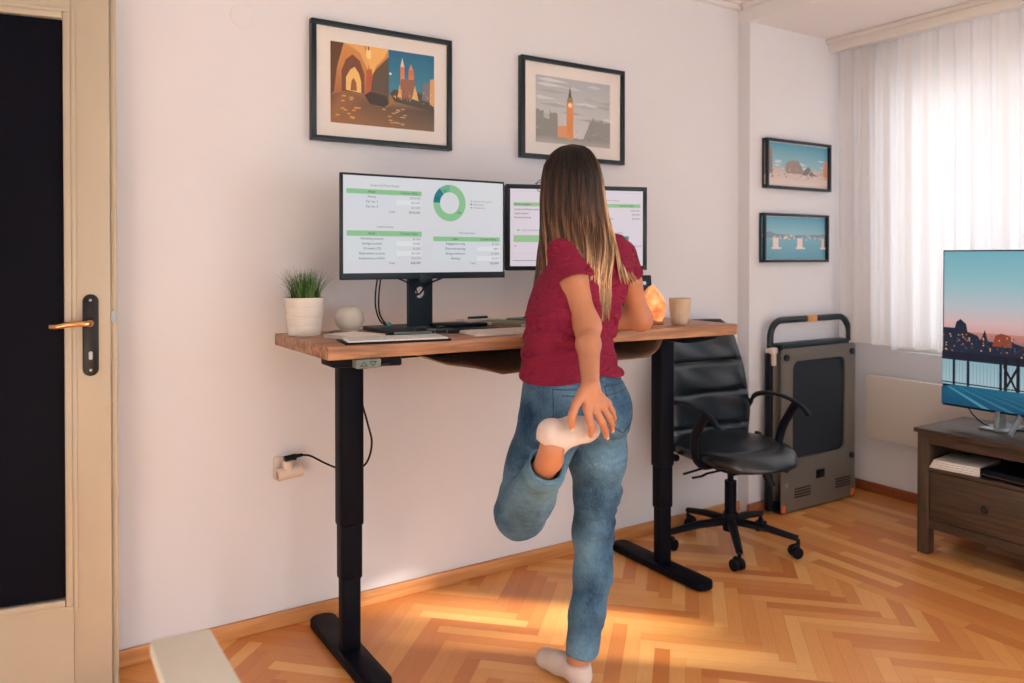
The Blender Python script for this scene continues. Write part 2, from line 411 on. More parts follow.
X0, X1, YB = -1.0, 4.05, -4.9
def clip_poly(pts, x0, y0, x1, y1):
    def cl(P, f, g):
        o = []
        for i in range(len(P)):
            a, c = P[i], P[(i+1) % len(P)]
            fa, fc = f(a), f(c)
            if fa >= 0: o.append(a)
            if (fa >= 0) != (fc >= 0):
                t = fa/(fa-fc); o.append(tuple(a[k]+(c[k]-a[k])*t for k in range(4)))
        return o
    for f in (lambda p: p[0]-x0, lambda p: x1-p[0], lambda p: p[1]-y0, lambda p: y1-p[1]):
        if len(pts) >= 3: pts = cl(pts, f, None)
    return pts
def build_floor():
    V = []; F = []; UV = []; RC = []
    def block(cs, Lh, W, reg):
        off = random.random()*20; off2 = random.random()*20
        uvs = [(0+off, 0+off2), (Lh+off, 0+off2), (Lh+off, W+off2), (0+off, W+off2)]
        pts = clip_poly([(c[0], c[1], u[0], u[1]) for c, u in zip(cs, uvs)], *reg)
        if len(pts) < 3: return
        i0 = len(V)
        for p in pts: V.append((p[0], p[1], 0)); UV.append((p[2], p[3]))
        F.append(list(range(i0, i0+len(pts))))
        r = random.random(); r = .15+.7*r; q = 1. if random.random() < .4 else .2
        RC.append((r, q))
    xb = 2.83
    g = .0003
    # herringbone at 45 degrees; column direction along x
    W = .05; Lh = .40; s2 = math.sqrt(.5)
    def T(u, v): return ((u-v)*s2+1.0, (u+v)*s2-2.0)
    # classic lattice: horizontal block at (i*W + j*Lh ...)
    n = int(Lh/W)
    K = 90
    for i in range(-K, K):
        for j in range(-16, 16):
            u = i*W+j*Lh; v = i*W-j*Lh
            for o in (0, 1):
                if o == 0: rect = (u, v, u+Lh, v+W)
                else: rect = (u, v+W, u+W, v+W+Lh)
                cs = [T(rect[0]+g, rect[1]+g), T(rect[2]-g, rect[1]+g), T(rect[2]-g, rect[3]-g), T(rect[0]+g, rect[3]-g)]
                if o == 1: cs = [cs[1], cs[2], cs[3], cs[0]]
                if max(c[0] for c in cs) < X0 or min(c[0] for c in cs) > xb or max(c[1] for c in cs) < YB or min(c[1] for c in cs) > 0: continue
                block(cs, Lh, W, (X0, YB, xb, 0))
    # straight strips in the window bay
    x = xb; w = .06
    while x < X1:
        y = YB-random.random()*.4
        while y < 0:
            l = .42
            cs = [(x+g, y+g), (x+g, y+l-g), (x+w-g, y+l-g), (x+w-g, y+g)]
            block(cs, l, w, (xb, YB, X1, 0)); y += l
        x += w
    i0 = len(V)
    me = bpy.data.meshes.new('floor')
    V += [(X0, YB, -.0012), (X1, YB, -.0012), (X1, 0, -.0012), (X0, 0, -.0012), (X0, YB, -.1), (X1, YB, -.1), (X1, 0, -.1), (X0, 0, -.1)]
    nF = len(F)
    for q in ((0, 1, 2, 3), (7, 6, 5, 4), (0, 4, 5, 1), (1, 5, 6, 2), (2, 6, 7, 3), (3, 7, 4, 0)): F.append([i0+k for k in q]); RC.append((0, 1))
    UV += [(0, 0)]*8
    me.from_pydata(V, [], F)
    for p in me.polygons:
        if p.index >= nF: p.material_index = 1
    ul = me.uv_layers.new(name='UVMap'); ca = me.color_attributes.new('rnd', 'FLOAT_COLOR', 'CORNER')
    for p in me.polygons:
        for li in p.loop_indices:
            ul.data[li].uv = UV[me.loops[li].vertex_index]; ca.data[li].color = (RC[p.index][0], RC[p.index][1], 0, 1)
    me.materials.append(fm); me.materials.append(mat('parquet_gap', (176, 108, 60), .7))
    bm = bmesh.new(); bm.from_mesh(me)
    for f in bm.faces:
        if f.index < nF and f.normal.z < 0: f.normal_flip()
    bm.to_mesh(me); bm.free()
    o = bpy.data.objects.new('floor', me); COL.objects.link(o); o['kind'] = 'structure'
build_floor()

# ------------------------------------------------------------------ room shell
ZC = 2.61; ZB = 2.5; XB = 3.16; YBAY = -.074
struct(MB().box((X0-.1, 0, 0), (X1+.25, .12, 2.75)), 'wall_back', M['wall'])
struct(MB().box((XB, YBAY, 0), (X1, 0, ZB)), 'wall_alcove', M['wall'])
struct(MB().box((X0-.12, YB, 0), (X0, 0, 2.75)), 'wall_left', M['wall'])
struct(MB().box((X0-.1, YB, ZC), (XB, 0, ZC+.12)), 'ceiling', M['ceiling'])
struct(MB().box((XB, YB, ZB), (X1+.25, 0, ZC+.12)), 'trim_1', M['ceiling'])
# crown moulding under the ceiling of the main room
struct(MB().box((X0, -.05, ZC-.018), (XB, 0, ZC)).box((X0, -.028, ZC-.04), (XB, 0, ZC-.018)), 'trim_2', M['ceiling'])
struct(MB().box((XB-.05, YB, ZC-.018), (XB, -.05, ZC)).box((XB-.028, YB, ZC-.04), (XB, -.05, ZC-.018)), 'trim_3', M['ceiling'])
def wall_with_holes(name, axis, p0, p1, a0, a1, z1, holes):
    mb = MB(); cur = a0
    def bx(u0, u1, z0, zz):
        if axis == 'x': mb.box((p0, u0, z0), (p1, u1, zz))
        else: mb.box((u0, p0, z0), (u1, p1, zz))
    for (h0, h1, z0, zz) in sorted(holes):
        bx(cur, h0, 0, z1); bx(h0, h1, 0, z0); bx(h0, h1, zz, z1); cur = h1
    bx(cur, a1, 0, z1)
    return struct(mb, name, M['wall'])
W1 = (-1.5, -.29, .80, 2.25); W2 = (-3.1, -2.58, 1.06, 1.59); W4 = (-4.65, -3.95, .3, 2.15); W3 = (.2, 2.6, .85, 2.3)
wall_with_holes('wall_right', 'x', X1, X1+.2, YB, 0, 2.61, [W1, W2, W4])
wall_with_holes('wall_rear', 'y', YB-.15, YB, X0, X1, 2.75, [W3])
# skirting
struct(MB().box((X0, -.016, 0), (XB, 0, .055), .004), 'baseboard_back', M['base_wood'])
struct(MB().box((XB-.016, YBAY-.016, 0), (X1, YBAY, .055), .004), 'baseboard_alcove', M['base_wood_y'])
struct(MB().box((X1-.016, YB, 0), (X1, YBAY, .055), .004), 'baseboard_right', M['base_wood_y'])
# windows
def window(name, ax, at_, w, mull, depth=.07):
    mb = MB(); a0, a1, z0, z1 = w; t = .06
    def bx(u0, u1, v0, v1, d0=0., d1=depth):
        if ax == 'x': mb.box((at_+d0, u0, v0), (at_+d1, u1, v1), .006)
        else: mb.box((u0, at_-d1, v0), (u1, at_-d0, v1), .006)
    bx(a0, a1, z0, z0+t); bx(a0, a1, z1-t, z1); bx(a0, a0+t, z0+t, z1-t); bx(a1-t, a1, z0+t, z1-t)
    for m_ in mull: bx(m_-.045, m_+.045, z0+t, z1-t)
    if ax == 'x': mb.box((at_-.17, a0-.03, z0-.03), (at_+.02, a1+.03, z0+.005), .004) if name == 'window_3' else None
    o = struct(mb, name, M['white']); return o
window('window_1', 'x', X1+.05, W1, [-.88])
window('window_2', 'x', X1+.05, W2, [-2.86])
window('added_window', 'x', X1+.05, W4, [])  # unseen window, added for more side light and floor bounce
window('window_3', 'y', YB-.04, W3, [1.4])
# unseen outside wall, added to keep direct sun off the bay window
struct(MB().box((X1+.2, -2.47, -.2), (6.9, -2.35, 3.7), .01), 'wall_sun_blocker', M['wall'])
# glass panes
gm, nt, b = newmat('window_glass'); out = nt.nodes['Material Output']; nt.nodes.remove(b)
tp = N(nt, 'ShaderNodeBsdfTransparent'); gs_ = N(nt, 'ShaderNodeBsdfGlossy'); gs_.inputs['Roughness'].default_value = .02; mxs = N(nt, 'ShaderNodeMixShader'); mxs.inputs[0].default_value = .05
nt.links.new(tp.outputs[0], mxs.inputs[1]); nt.links.new(gs_.outputs[0], mxs.inputs[2]); nt.links.new(mxs.outputs[0], out.inputs[0])
for nme, w in (('window_1', W1), ('window_2', W2), ('added_window', W4)):
    MB().box((X1+.08, w[0]+.06, w[2]+.06), (X1+.084, w[1]-.06, w[3]-.06)).build('pane', gm, bpy.data.objects[nme])
MB().box((W3[0]+.06, YB-.08, W3[2]+.06), (W3[1]-.06, YB-.076, W3[3]-.06)).build('pane', gm, bpy.data.objects['window_3'])
# curtain cornice box hanging under the bay ceiling
struct(MB().box((3.79, -4.6, 2.43), (3.815, YBAY, ZB), .006).box((3.772, -4.6, 2.475), (3.79, YBAY, ZB), .006).box((3.815, -4.6, 2.47), (X1, YBAY, 2.5)), 'trim_4', M['white'])

# sheer curtain
cm, nt, b = newmat('sheer_voile'); L = nt.links.new
out = nt.nodes['Material Output']; nt.nodes.remove(b)
tr = N(nt, 'ShaderNodeBsdfTranslucent'); tr.inputs[0].default_value = (.93, .90, .89, 1)
df = N(nt, 'ShaderNodeBsdfDiffuse'); df.inputs[0].default_value = (.90, .86, .85, 1)
tp = N(nt, 'ShaderNodeBsdfTransparent'); tp.inputs[0].default_value = (1, .98, .98, 1)
m1 = N(nt, 'ShaderNodeMixShader'); m1.inputs[0].default_value = .45; L(tr.outputs[0], m1.inputs[1]); L(df.outputs[0], m1.inputs[2])
m2 = N(nt, 'ShaderNodeMixShader'); L(m1.outputs[0], m2.inputs[1]); L(tp.outputs[0], m2.inputs[2])
tc = N(nt, 'ShaderNodeTexCoord'); wv = N(nt, 'ShaderNodeTexWave', bands_direction='Y'); wv.inputs['Scale'].default_value = 55; L(tc.outputs['Object'], wv.inputs['Vector'])
mr = N(nt, 'ShaderNodeMapRange'); mr.inputs['To Min'].default_value = .05; mr.inputs['To Max'].default_value = .13; L(wv.outputs['Fac'], mr.inputs['Value']); L(mr.outputs[0], m2.inputs[0])
L(m2.outputs[0], out.inputs[0])
def curtain(y0, y1, label):
    ny, nz_ = int(abs(y1-y0)*150), 24
    V = []; F = []
    for i in range(ny+1):
        y = y0+(y1-y0)*i/ny
        for j in range(nz_+1):
            t = j/nz_; z = 2.44+(.842-2.44)*t
            a = .012+.012*t
            x = 3.885+a*math.sin(y*62+1.5*math.sin(y*9))+.006*math.sin(y*151+t*2)+.008*math.sin(y*17)
            V.append((x, y, z+(.004*math.sin(y*50) if j == nz_ else 0)))
    for i in range(ny):
        for j in range(nz_):
            a = i*(nz_+1)+j; F.append((a, a+1, a+nz_+2, a+nz_+1))
    me = bpy.data.meshes.new('sheer_curtain'); me.from_pydata(V, [], F); me.materials.append(cm)
    for p in me.polygons: p.use_smooth = True
    o = bpy.data.objects.new('sheer_curtain', me); COL.objects.link(o)
    tag(o, label, 'curtain')
curtain(-.085, -2.3, 'long white sheer curtain hanging across the window of the bay')

# radiator / heater panel
r_ = empty('radiator', (4.0, -.9, .49)); tag(r_, 'flat cream white wall heater panel below the curtained window', 'radiator')
MB().box((-.03, -.71, -.172), (.0, .71, .172), .006).build('front_panel', M['white'], r_)
MB().box((0, -.6, -.12), (.049, .6, .12), .004).build('backing', M['white'], r_)

# door: open leaf standing in front of the wall
th = math.atan2(-.163, .987)
d = empty('door_1', (-.56, -.02, 0), th); d['kind'] = 'structure'
LW, LH, TH = .825, 2.16, .04
z0p, z1p, xr = .29, 2.02, LW-.100
mb = MB()
mb.box((xr, -TH/2, .012), (LW, TH/2, LH), .004)
mb.box((0, -TH/2, .012), (.13, TH/2, LH), .004)
mb.box((.13, -TH/2, .012), (xr, TH/2, z0p), .0)
mb.box((.13, -TH/2, z1p), (xr, TH/2, LH), .0)
mb.box((LW, .002, .012), (LW+.016, TH/2, LH), .003)
mb.build('door_leaf', M['cream'], d)
mb = MB(); t = .02
for (a0, a1, c0, c1) in ((xr-t, xr+.0, z0p-t*0, z1p), (.13, .13+t, z0p, z1p), (.13+t, xr-t, z0p, z0p+t), (.13+t, xr-t, z1p-t, z1p)):
    mb.box((a0, -TH/2-.009, c0), (a1, -TH/2+.01, c1), .005)
for (a0, a1, c0, c1) in ((xr, xr+.012, z0p-.012, z1p+.012), (.118, .13, z0p-.012, z1p+.012), (.13, xr, z0p-.012, z0p), (.13, xr, z1p, z1p+.012)):
    mb.box((a0, -TH/2-.005, c0), (a1, -TH/2+.005, c1), .002)
mb.build('glazing_bead', M['cream'], d)
gl = mat('dark_glass', (6, 8, 22), .55, noise_amt=.02, spec=.1)
MB().box((.13+t, -.006, z0p+t), (xr-t, .006, z1p-t)).build('glass_pane', gl, d)
# handle plate
hx = LW-.052; hz = 1.115
pm = mat('dark_bronze', (14, 14, 14), .35, .3)
Mx = Matrix.Rotation(PI/2, 4, 'X')
pl_ = MB().prism([(p[0], p[1]) for p in rrect(-.021, -.155, .021, .085, .0205, 8)], 0, .006, .0015, M=Matrix.Translation((hx, -TH/2, hz)) @ Mx).build('handle_plate', pm, d)
MB().cyl((hx, -TH/2-.005, hz+.068), (hx, -TH/2-.0075, hz+.068), .004, 12).cyl((hx, -TH/2-.005, hz-.138), (hx, -TH/2-.0075, hz-.138), .004, 12).build('screw', M['steel'], pl_)
MB().prism(rrect(-.005, -.012, .005, .012, .0049, 5), 0, .0012, M=Matrix.Translation((hx, -TH/2-.006, hz-.095)) @ Mx).cyl((hx, -TH/2-.006, hz-.088), (hx, -TH/2-.009, hz-.088), .0055, 14).build('keyhole', M['steel'], pl_)
MB().tube([(hx, -TH/2-.004, hz+.002), (hx, -TH/2-.03, hz+.002), (hx-.008, -TH/2-.047, hz+.002), (hx-.025, -TH/2-.052, hz+.003), (hx-.055, -TH/2-.052, hz+.001), (hx-.082, -TH/2-.05, hz-.004), (hx-.098, -TH/2-.044, hz-.004)], [.013, .0115, .011, .0115, .0115, .011, .008], 14, smooth=3, flat=1.1).build('lever_handle', M['brass'], d)
MB().box((LW, -.011, hz-.125), (LW+.0015, .011, hz+.09)).build('lock_plate', M['cream'], d)
MB().prism([(0, -.008), (.013, -.006), (0, .008)], hz+.0, hz+.034, M=Matrix.Translation((LW+.001, -.004, 0))).build('latch', M['steel'], d)

# round junction cover under the paint
tag(MB().lathe([(.0, .0012), (.038, .0012), (.0395, 0)], 40, M=Matrix.Translation((.677, 0, 2.138)) @ Matrix.Rotation(PI/2, 4, 'X')).build('junction_cover', M['wall']), 'round painted-over junction cover high on the wall left of the pictures', 'wall cover')

# ------------------------------------------------------------------ framed pictures
def picture(name, x0, x1, z0, z1, wall_y, dep, fw, mount, art, label, group=None, inset=None, bevel=.0008):
    w, h = x1-x0, z1-z0
    o = empty(name, ((x0+x1)/2, wall_y, (z0+z1)/2)); tag(o, label, 'picture', group)
    mb = MB()
    for a in ((-w/2, -h/2, w/2, -h/2+fw), (-w/2, h/2-fw, w/2, h/2), (-w/2, -h/2+fw, -w/2+fw, h/2-fw), (w/2-fw, -h/2+fw, w/2, h/2-fw)):
        mb.box((a[0], -dep, a[1]), (a[2], 0, a[3]), bevel)
    mb.build('picture_frame', M['teal_frame'], o)
    MB().box((-w/2+fw, -dep*.55, -h/2+fw), (w/2-fw, -.001, h/2-fw)).build('mount_board' if mount else 'backing_board', M['paper'], o)
    art.build('picture_print', M['print'], o, (0, -dep*.55-.0006, 0))
    return o
rnd = random.Random(3)
# town square at dusk seen past an arcade
A = Art(.42, .295)
A.rect(0, 0, 1, 1, (150, 105, 70), (165, 120, 80))
A.rect(.54, 0, 1, .58, (22, 108, 150), (60, 140, 165))
for k in range(5): A.poly([(.55+.07*k, .1+.04*(k % 3)), (.68+.07*k, .12+.05*(k % 2)), (.62+.06*k, .15+.05*(k % 3))], (34, 122, 162))
A.rect(0, 0, .54, .62, (214, 150, 86), (176, 106, 62))
A.poly([(0, 0), (.12, 0), (.06, .3), (.03, .62), (0, .66)], (96, 62, 40))
A.poly([(.10, .60), (.10, .34), (.14, .2), (.2, .13), (.27, .2), (.31, .36), (.31, .62)], (120, 72, 48))
A.poly([(.14, .58), (.14, .42), (.18, .32), (.22, .28), (.26, .36), (.28, .46), (.28, .60)], (242, 198, 120))
A.poly([(.18, .58), (.19, .46), (.21, .42), (.235, .48), (.24, .58)], (150, 96, 50))
A.poly([(.12, 0), (.3, 0), (.36, .2), (.34, .3), (.27, .1), (.2, .04)], (232, 176, 104))
A.poly([(.33, 0), (.54, .0), (.5, .12), (.42, .24), (.38, .4), (.35, .2)], (240, 186, 110))
A.poly([(.33, .3), (.38, .28), (.40, .56), (.33, .6)], (186, 92, 60))
A.poly([(.42, .28), (.54, .1), (.545, .7), (.36, .66), (.39, .34)], (96, 82, 66))
A.poly([(.33, .045), (.37, .045), (.375, .13), (.36, .16), (.34, .16), (.325, .12)], (250, 220, 150))
A.rect(.345, .0, .355, .05, (40, 34, 30))
A.poly([(.31, .62), (.36, .57), (.52, .6), (.54, .7), (.5, .75), (.36, .72)], (58, 50, 44))
A.poly([(0, .66), (.12, .6), (.3, .6), (.36, .72), (.5, .76), (.62, .66), (1, .74), (1, 1), (0, 1)], (126, 88, 60), [(110, 72, 46), (150, 100, 60), (150, 100, 60), (110, 80, 56), (110, 84, 60), (150, 120, 90), (80, 70, 60), (120, 95, 72), (160, 105, 60)])
for k in range(16):
    x = .05+.2*rnd.random(); y = .64+.3*rnd.random(); A.poly([(x, y), (x+.03, y+.004), (x+.02, y+.02), (x-.01, y+.018)], (226, 160, 92))
for k in range(16):
    x = .45+.25*rnd.random(); y = .72+.22*rnd.random(); A.poly([(x, y), (x+.035, y+.004), (x+.02, y+.018), (x-.01, y+.014)], (206, 160, 110))
A.poly([(.55, .56), (.6, .5), (.68, .52), (.98, .5), (1, .74), (.6, .66)], (78, 72, 64))
A.rect(.655, .2, .695, .5, (214, 130, 90), (226, 160, 104)); A.poly([(.655, .2), (.675, .08), (.695, .2)], (228, 214, 200))
A.rect(.735, .23, .79, .5, (204, 116, 74), (226, 160, 104)); A.poly([(.74, .23), (.76, .15), (.785, .23)], (216, 150, 110))
A.poly([(.64, .62), (.66, .36), (.79, .35), (.83, .6)], (150, 104, 84)); A.poly([(.625, .6), (.65, .42), (.67, .6)], (232, 178, 110)); A.poly([(.77, .6), (.8, .42), (.84, .62)], (232, 186, 120))
A.poly([(.87, .6), (.88, .38), (.95, .36), (.955, .62)], (120, 120, 126)); A.poly([(.95, .64), (.955, .32), (1, .30), (1, .68)], (222, 170, 110))
for k in range(40):
    x = .57+.4*rnd.random(); y = .5+.14*rnd.random(); A.rect(x, y, x+.008, y+.014, rnd.choice([(250, 220, 160), (200, 150, 100), (60, 56, 52)]))
A.ring(.555, .31, 0, .012, 0, 360, (255, 246, 220), 12)
picture('framed_picture', .911, 1.478, 1.731, 2.165, 0, .03, .018, True, A, 'black-framed print of an orange arcade and two-towered square under blue sky')
# clock tower against a cloudy sky
A = Art(.407, .286)
A.rect(0, 0, 1, 1, (178, 188, 196), (214, 214, 216))
for k in range(26):
    x = rnd.random(); y = .05+.6*rnd.random(); w_ = .1+.2*rnd.random(); g_ = rnd.choice([176, 184, 194, 204, 216])
    A.poly([(max(0, x-w_), y), (x, max(0, y-.03)), (min(1, x+w_), y+.01), (x, y+.03)], (g_, g_+4, g_+8))
A.poly([(0, .52), (.03, .5), (.05, .53), (.1, .52), (.1, .62), (.17, .64), (.18, .5), (.2, .55), (.25, .53), (.28, .55), (.29, .95), (0, .98)], (146, 150, 146))
A.poly([(.68, .75), (.72, .6), (.74, .62), (.76, .53), (.78, .6), (.86, .6), (.88, .56), (.9, .62), (1, .6), (1, .95), (.6, .95)], (152, 154, 152))
A.poly([(0, .9), (.3, .88), (.6, .9), (1, .88), (1, 1), (0, 1)], (140, 140, 136), [(150, 152, 148)]*4+[(180, 178, 174)]*2)
A.poly([(.28, .9), (.28, .74), (.33, .72), (.4, .72), (.42, .9)], (226, 164, 120))
A.rect(.40, .35, .49, .92, (228, 152, 96), (236, 164, 108)); A.poly([(.40, .35), (.42, .27), (.47, .27), (.49, .35)], (150, 140, 110)); A.poly([(.42, .28), (.445, .1), (.465, .28)], (96, 92, 84))
for k in range(6): A.rect(.405+.014*k, .46, .41+.014*k, .9, (214, 134, 80))
A.ring(.445, .4, 0, .024, 0, 360, (250, 244, 226), 20)
for k in range(30):
    x = rnd.random(); y = .74+.18*rnd.random(); A.rect(x, y, x+.008, y+.012, rnd.choice([(222, 180, 150), (220, 210, 200), (100, 100, 100)]))
picture('framed_picture', 1.808, 2.372, 1.73, 2.158, 0, .03, .018, True, A, 'black-framed print of an orange lit clock tower below grey clouds')
# two small bay pictures
A = Art(.535, .22)
A.rect(0, 0, 1, .62, (70, 150, 178), (150, 190, 200))
for k in range(10):
    x = rnd.random()*.9; y = .3+.3*rnd.random(); A.poly([(x, y), (x+.06, y-.02), (x+.13, y), (x+.06, y+.03)], (186, 208, 214))
A.rect(0, .58, 1, 1, (196, 180, 172), (222, 206, 198))
A.poly([(0, .05), (.06, .05), (.11, .16), (.12, .72), (0, .76)], (150, 132, 126)); A.poly([(.3, .7), (.31, .48), (.36, .4), (.5, .38), (.56, .55), (.58, .7)], (150, 134, 128)); A.poly([(.56, .72), (.58, .62), (.66, .5), (.74, .68), (.82, .72)], (120, 116, 120))
A.poly([(.88, .72), (.9, .36), (.94, .34), (1, .38), (1, .78)], (206, 150, 124))
for k in range(70):
    x = rnd.random()*.97; y = .56+.24*rnd.random(); A.rect(x, y, x+.012, y+.03, rnd.choice([(236, 222, 214), (150, 120, 110), (110, 120, 130), (214, 180, 160)]))
picture('small_framed_picture', 3.252, 3.775, 1.664, 1.92, YBAY, .036, .014, False, A, 'small dark-framed city print, the upper of two on the alcove wall', bevel=.001)
A = Art(.535, .22)
A.rect(0, 0, 1, .42, (86, 160, 190), (140, 190, 206)); A.rect(0, .42, 1, 1, (120, 176, 196), (90, 158, 182))
A.poly([(0, .42), (.1, .34), (.2, .4), (.5, .43), (1, .4), (1, .48), (0, .5)], (120, 150, 164))
for k in range(40):
    x = rnd.random()*.95; y = .42+.1*rnd.random(); A.rect(x, y, x+.03*rnd.random()+.008, y+.035, rnd.choice([(236, 222, 210), (214, 190, 174), (180, 190, 196)]))
for x in (.16, .2, .52, .56, .9):
    A.rect(x, .5, x+.04, .74, (228, 214, 206)); A.rect(x-.02, .72, x+.08, .76, (236, 222, 214))
picture('small_framed_picture', 3.232, 3.757, 1.282, 1.536, YBAY, .036, .014, False, A, 'small dark-framed blue water print, the lower of two on the alcove wall', bevel=.001)

# ------------------------------------------------------------------ standing desk
ZD = 1.05; TD = .039
DR = math.radians(-3.5)
desk = empty('standing_desk', (.757, -.099, 0), 0); tag(desk, 'wooden-topped standing desk on two black telescopic legs against the wall', 'desk')
top = [(0, 0), (.012, -.496), (1.605, -.598), (1.619, -.585), (1.616, -.10)]
MB().prism([(.0, .0), (1.60, -.09), (1.618, -.10), (1.623, -.12), (1.622, -.575), (1.617, -.592), (1.60, -.598), (.012, -.496)][::-1], ZD-TD, ZD, .0025).build('desktop', M['desk_wood'], desk)
def desk_leg(xw, yfront, yback, yc, zt=.99):
    o = MB()
    o.box((xw-.040, yc-.033, .435), (xw+.040, yc+.033, zt), .012, 3); L_ = o.build('leg', M['black_metal'], desk, loc=(-desk.location.x, -desk.location.y, 0))
    MB().box((xw-.036, yc-.028, .262), (xw+.036, yc+.028, .45), .010, 3).build('middle_tube', M['black_metal'], L_)
    MB().box((xw-.0315, yc-.024, .03), (xw+.0315, yc+.024, .28), .009, 3).build('lower_tube', M['black_metal'], L_)
    f = MB(); pts = rrect(xw-.046, yfront, xw+.046, yback, .04, 6); f.prism(pts, .004, .034, .006)
    f.build('foot', M['black_metal'], desk, loc=(-desk.location.x, -desk.location.y, 0))
    bq = MB()  # side bracket carrying the top
    bq.prism([(-.265, .0), (.245, .0), (.245, -.018), (.10, -.045), (-.16, -.045), (-.265, -.02)], -.035, .035, .005, M=Matrix.Translation((xw, yc, ZD-TD)) @ Matrix.Rotation(PI/2, 4, 'Z') @ Matrix.Rotation(PI/2, 4, 'X'))
    bq.build('bracket', M['black_metal'], desk, loc=(-desk.location.x, -desk.location.y, 0))
desk_leg(.928, -.61, -.05, -.345)
desk_leg(2.295, -.62, -.06, -.36)
MB().box((.93, -.375, ZD-TD-.04), (2.32, -.345, ZD-TD-.002), .003).box((.93, -.29, ZD-TD-.04), (2.32, -.26, ZD-TD-.002), .003).build('crossbar', M['black_metal'], desk, loc=(-desk.location.x, -desk.location.y, 0))
MB().prism([(.80, -.545), (1.0, -.60), (.985, -.50), (.80, -.44)][::-1], ZD-TD-.03, ZD-TD-.001, .006).build('front_bracket', M['black_metal'], desk, loc=(-desk.location.x, -desk.location.y, 0))
cp = MB().box((-.038, -.012, -.014), (.038, .03, .012), .003).build('control_panel', M['grey_panel'], desk, loc=(.885-desk.location.x, -.607-desk.location.y, ZD-TD-.013), rot=(0, 0, DR))
mb = MB()
for sx, s in ((-.015, 1), (.013, -1)):
    q = [(-.010, -.006*s), (.010, -.006*s), (0, .007*s)]
    for i in range(3):
        a, c = q[i], q[(i+1) % 3]; mb.tube([(sx+a[0], -.0125, a[1]-.001), (sx+c[0], -.0125, c[1]-.001)], .0009, 5)
mb.build('arrow_marks', M['black'], cp)
# cable sling under the top
V = []; F = []; nx, ny = 40, 10
for i in range(nx+1):
    u = i/nx
    for j in range(ny+1):
        v = j/ny; x = 1.06+1.0*u; y = -.585-.03*u+.34*v
        pr_u = float(np.interp(u, [0, .1, .3, .5, .8, .93, .97, 1], [0, .035, .082, .078, .070, .066, .05, .0]))
        z = ZD-TD-.003-pr_u*(1-.35*v)-.003*math.sin(u*23)-.002*math.sin(v*9+u*11)
        V.append((x, y, z))
for i in range(nx):
    for j in range(ny):
        a = i*(ny+1)+j; F.append((a, a+1, a+ny+2, a+ny+1))
me = bpy.data.meshes.new('cable_sling'); me.from_pydata(V, [], F); me.materials.append(M['greycloth'])
for p in me.polygons: p.use_smooth = True
o = bpy.data.objects.new('cable_sling', me); COL.objects.link(o); sm = o.modifiers.new('s', 'SOLIDIFY'); sm.thickness = .004
tag(o, 'sagging brown fabric sling hung beneath the desktop', 'cable sling')

# ------------------------------------------------------------------ monitors
BLK = (36, 46, 52); GR = (146, 202, 150); GY = (222, 226, 231); LG = (240, 240, 242)
def table(A, x0, x1, xs, y0, yh, rows, vals, title, ty, hd, tot, ttot, rh=.051):
    A.text((x0+x1)/2, ty, title, .026, (120, 130, 130))
    A.rect(x0, y0, x1, yh, GR); A.text((x0+xs)/2, (y0+yh)/2, hd, .026, BLK); A.text((xs+x1)/2, (y0+yh)/2, 'Current Value', .026, BLK)
    y = yh; A.rect(x0, yh, xs, yh+rh*len(rows), GY)
    for k in range(len(rows)):
        if k % 2 == 1: A.rect(xs, y, x1, y+rh, (234, 236, 238))
        A.text((x0+xs)/2, y+rh/2, rows[k], .026, BLK); A.text(x1-.008, y+rh/2, vals[k], .024, (120, 126, 130), 'RIGHT'); y += rh
    A.text(xs-.01, y+rh*.5, 'Total', .024, (90, 96, 100), 'RIGHT'); A.text(x1-.008, y+rh*.5, tot, .026, BLK, 'RIGHT')
mon = empty('computer_monitor', (1.22, -.33, 0)); tag(mon, 'large black monitor left of the person, showing green tables and a ring chart', 'monitor')
w, h, zc = .628, .352, 1.4105
MB().box((-w/2, 0, zc-h/2), (w/2, .018, zc+h/2), .004).box((-.2, .017, zc-.13), (.2, .045, zc+.12), .01).build('casing', M['teal_frame'], mon)
MB().box((-w/2, -.002, zc-h/2), (w/2, .001, zc-h/2+.022), .0008).box((-.03, -.0026, zc-h/2-.012), (.012, .016, zc-h/2+.021), .001).build('lower_bezel', M['navy'], mon)
A = Art(.612, .322); A.rect(0, 0, 1, 1, (228, 228, 232), (222, 222, 227))
table(A, .018, .461, .307, .135, .185, ['Home', 'Car no. 1', 'Car no. 2'], ['$350,000', '$27,000', '$15,000'], 'Large and Fixed Assets', .092, 'Asset', '$392,000', 0)
table(A, .018, .461, .307, .562, .618, ['Checking account', 'Savings account', '10 month CD', 'Retirement account', 'Investment portfolio'], ['$7,400', '$9,800', '$5,000', '$24,000', '$12,200'], 'Liquid Assets', .52, 'Asset', '$58,400', 0)
table(A, .533, .977, .82, .612, .662, ['Engagement ring', 'Diamond earrings', 'Antique furniture', 'Painting'], ['$5,500', '$800', '$10,000', '$6,500'], 'Personal Items', .57, 'Item', '$22,800', 0, .054)
A.ring(.638, .245, .062, .105, 0, 270, GR); A.ring(.638, .245, .062, .105, 270, 322, (28, 128, 138)); A.ring(.638, .245, .062, .105, 322, 360, (112, 186, 150))
A.text(.70, .35, '74%', .024, BLK); A.text(.556, .2, '13%', .024, BLK); A.text(.605, .115, '13%', .024, BLK)
for k, (t_, c_) in enumerate((('Large and fixed assets', GR), ('Liquid assets', (28, 128, 138)), ('Personal items', (112, 186, 150)))):
    A.rect(.775, .205+.036*k, .785, .222+.036*k, c_); A.text(.793, .214+.036*k, t_, .02, (120, 126, 130), 'LEFT')
A.build('screen', M['screen'], mon, (0, -.0012, zc+.007))
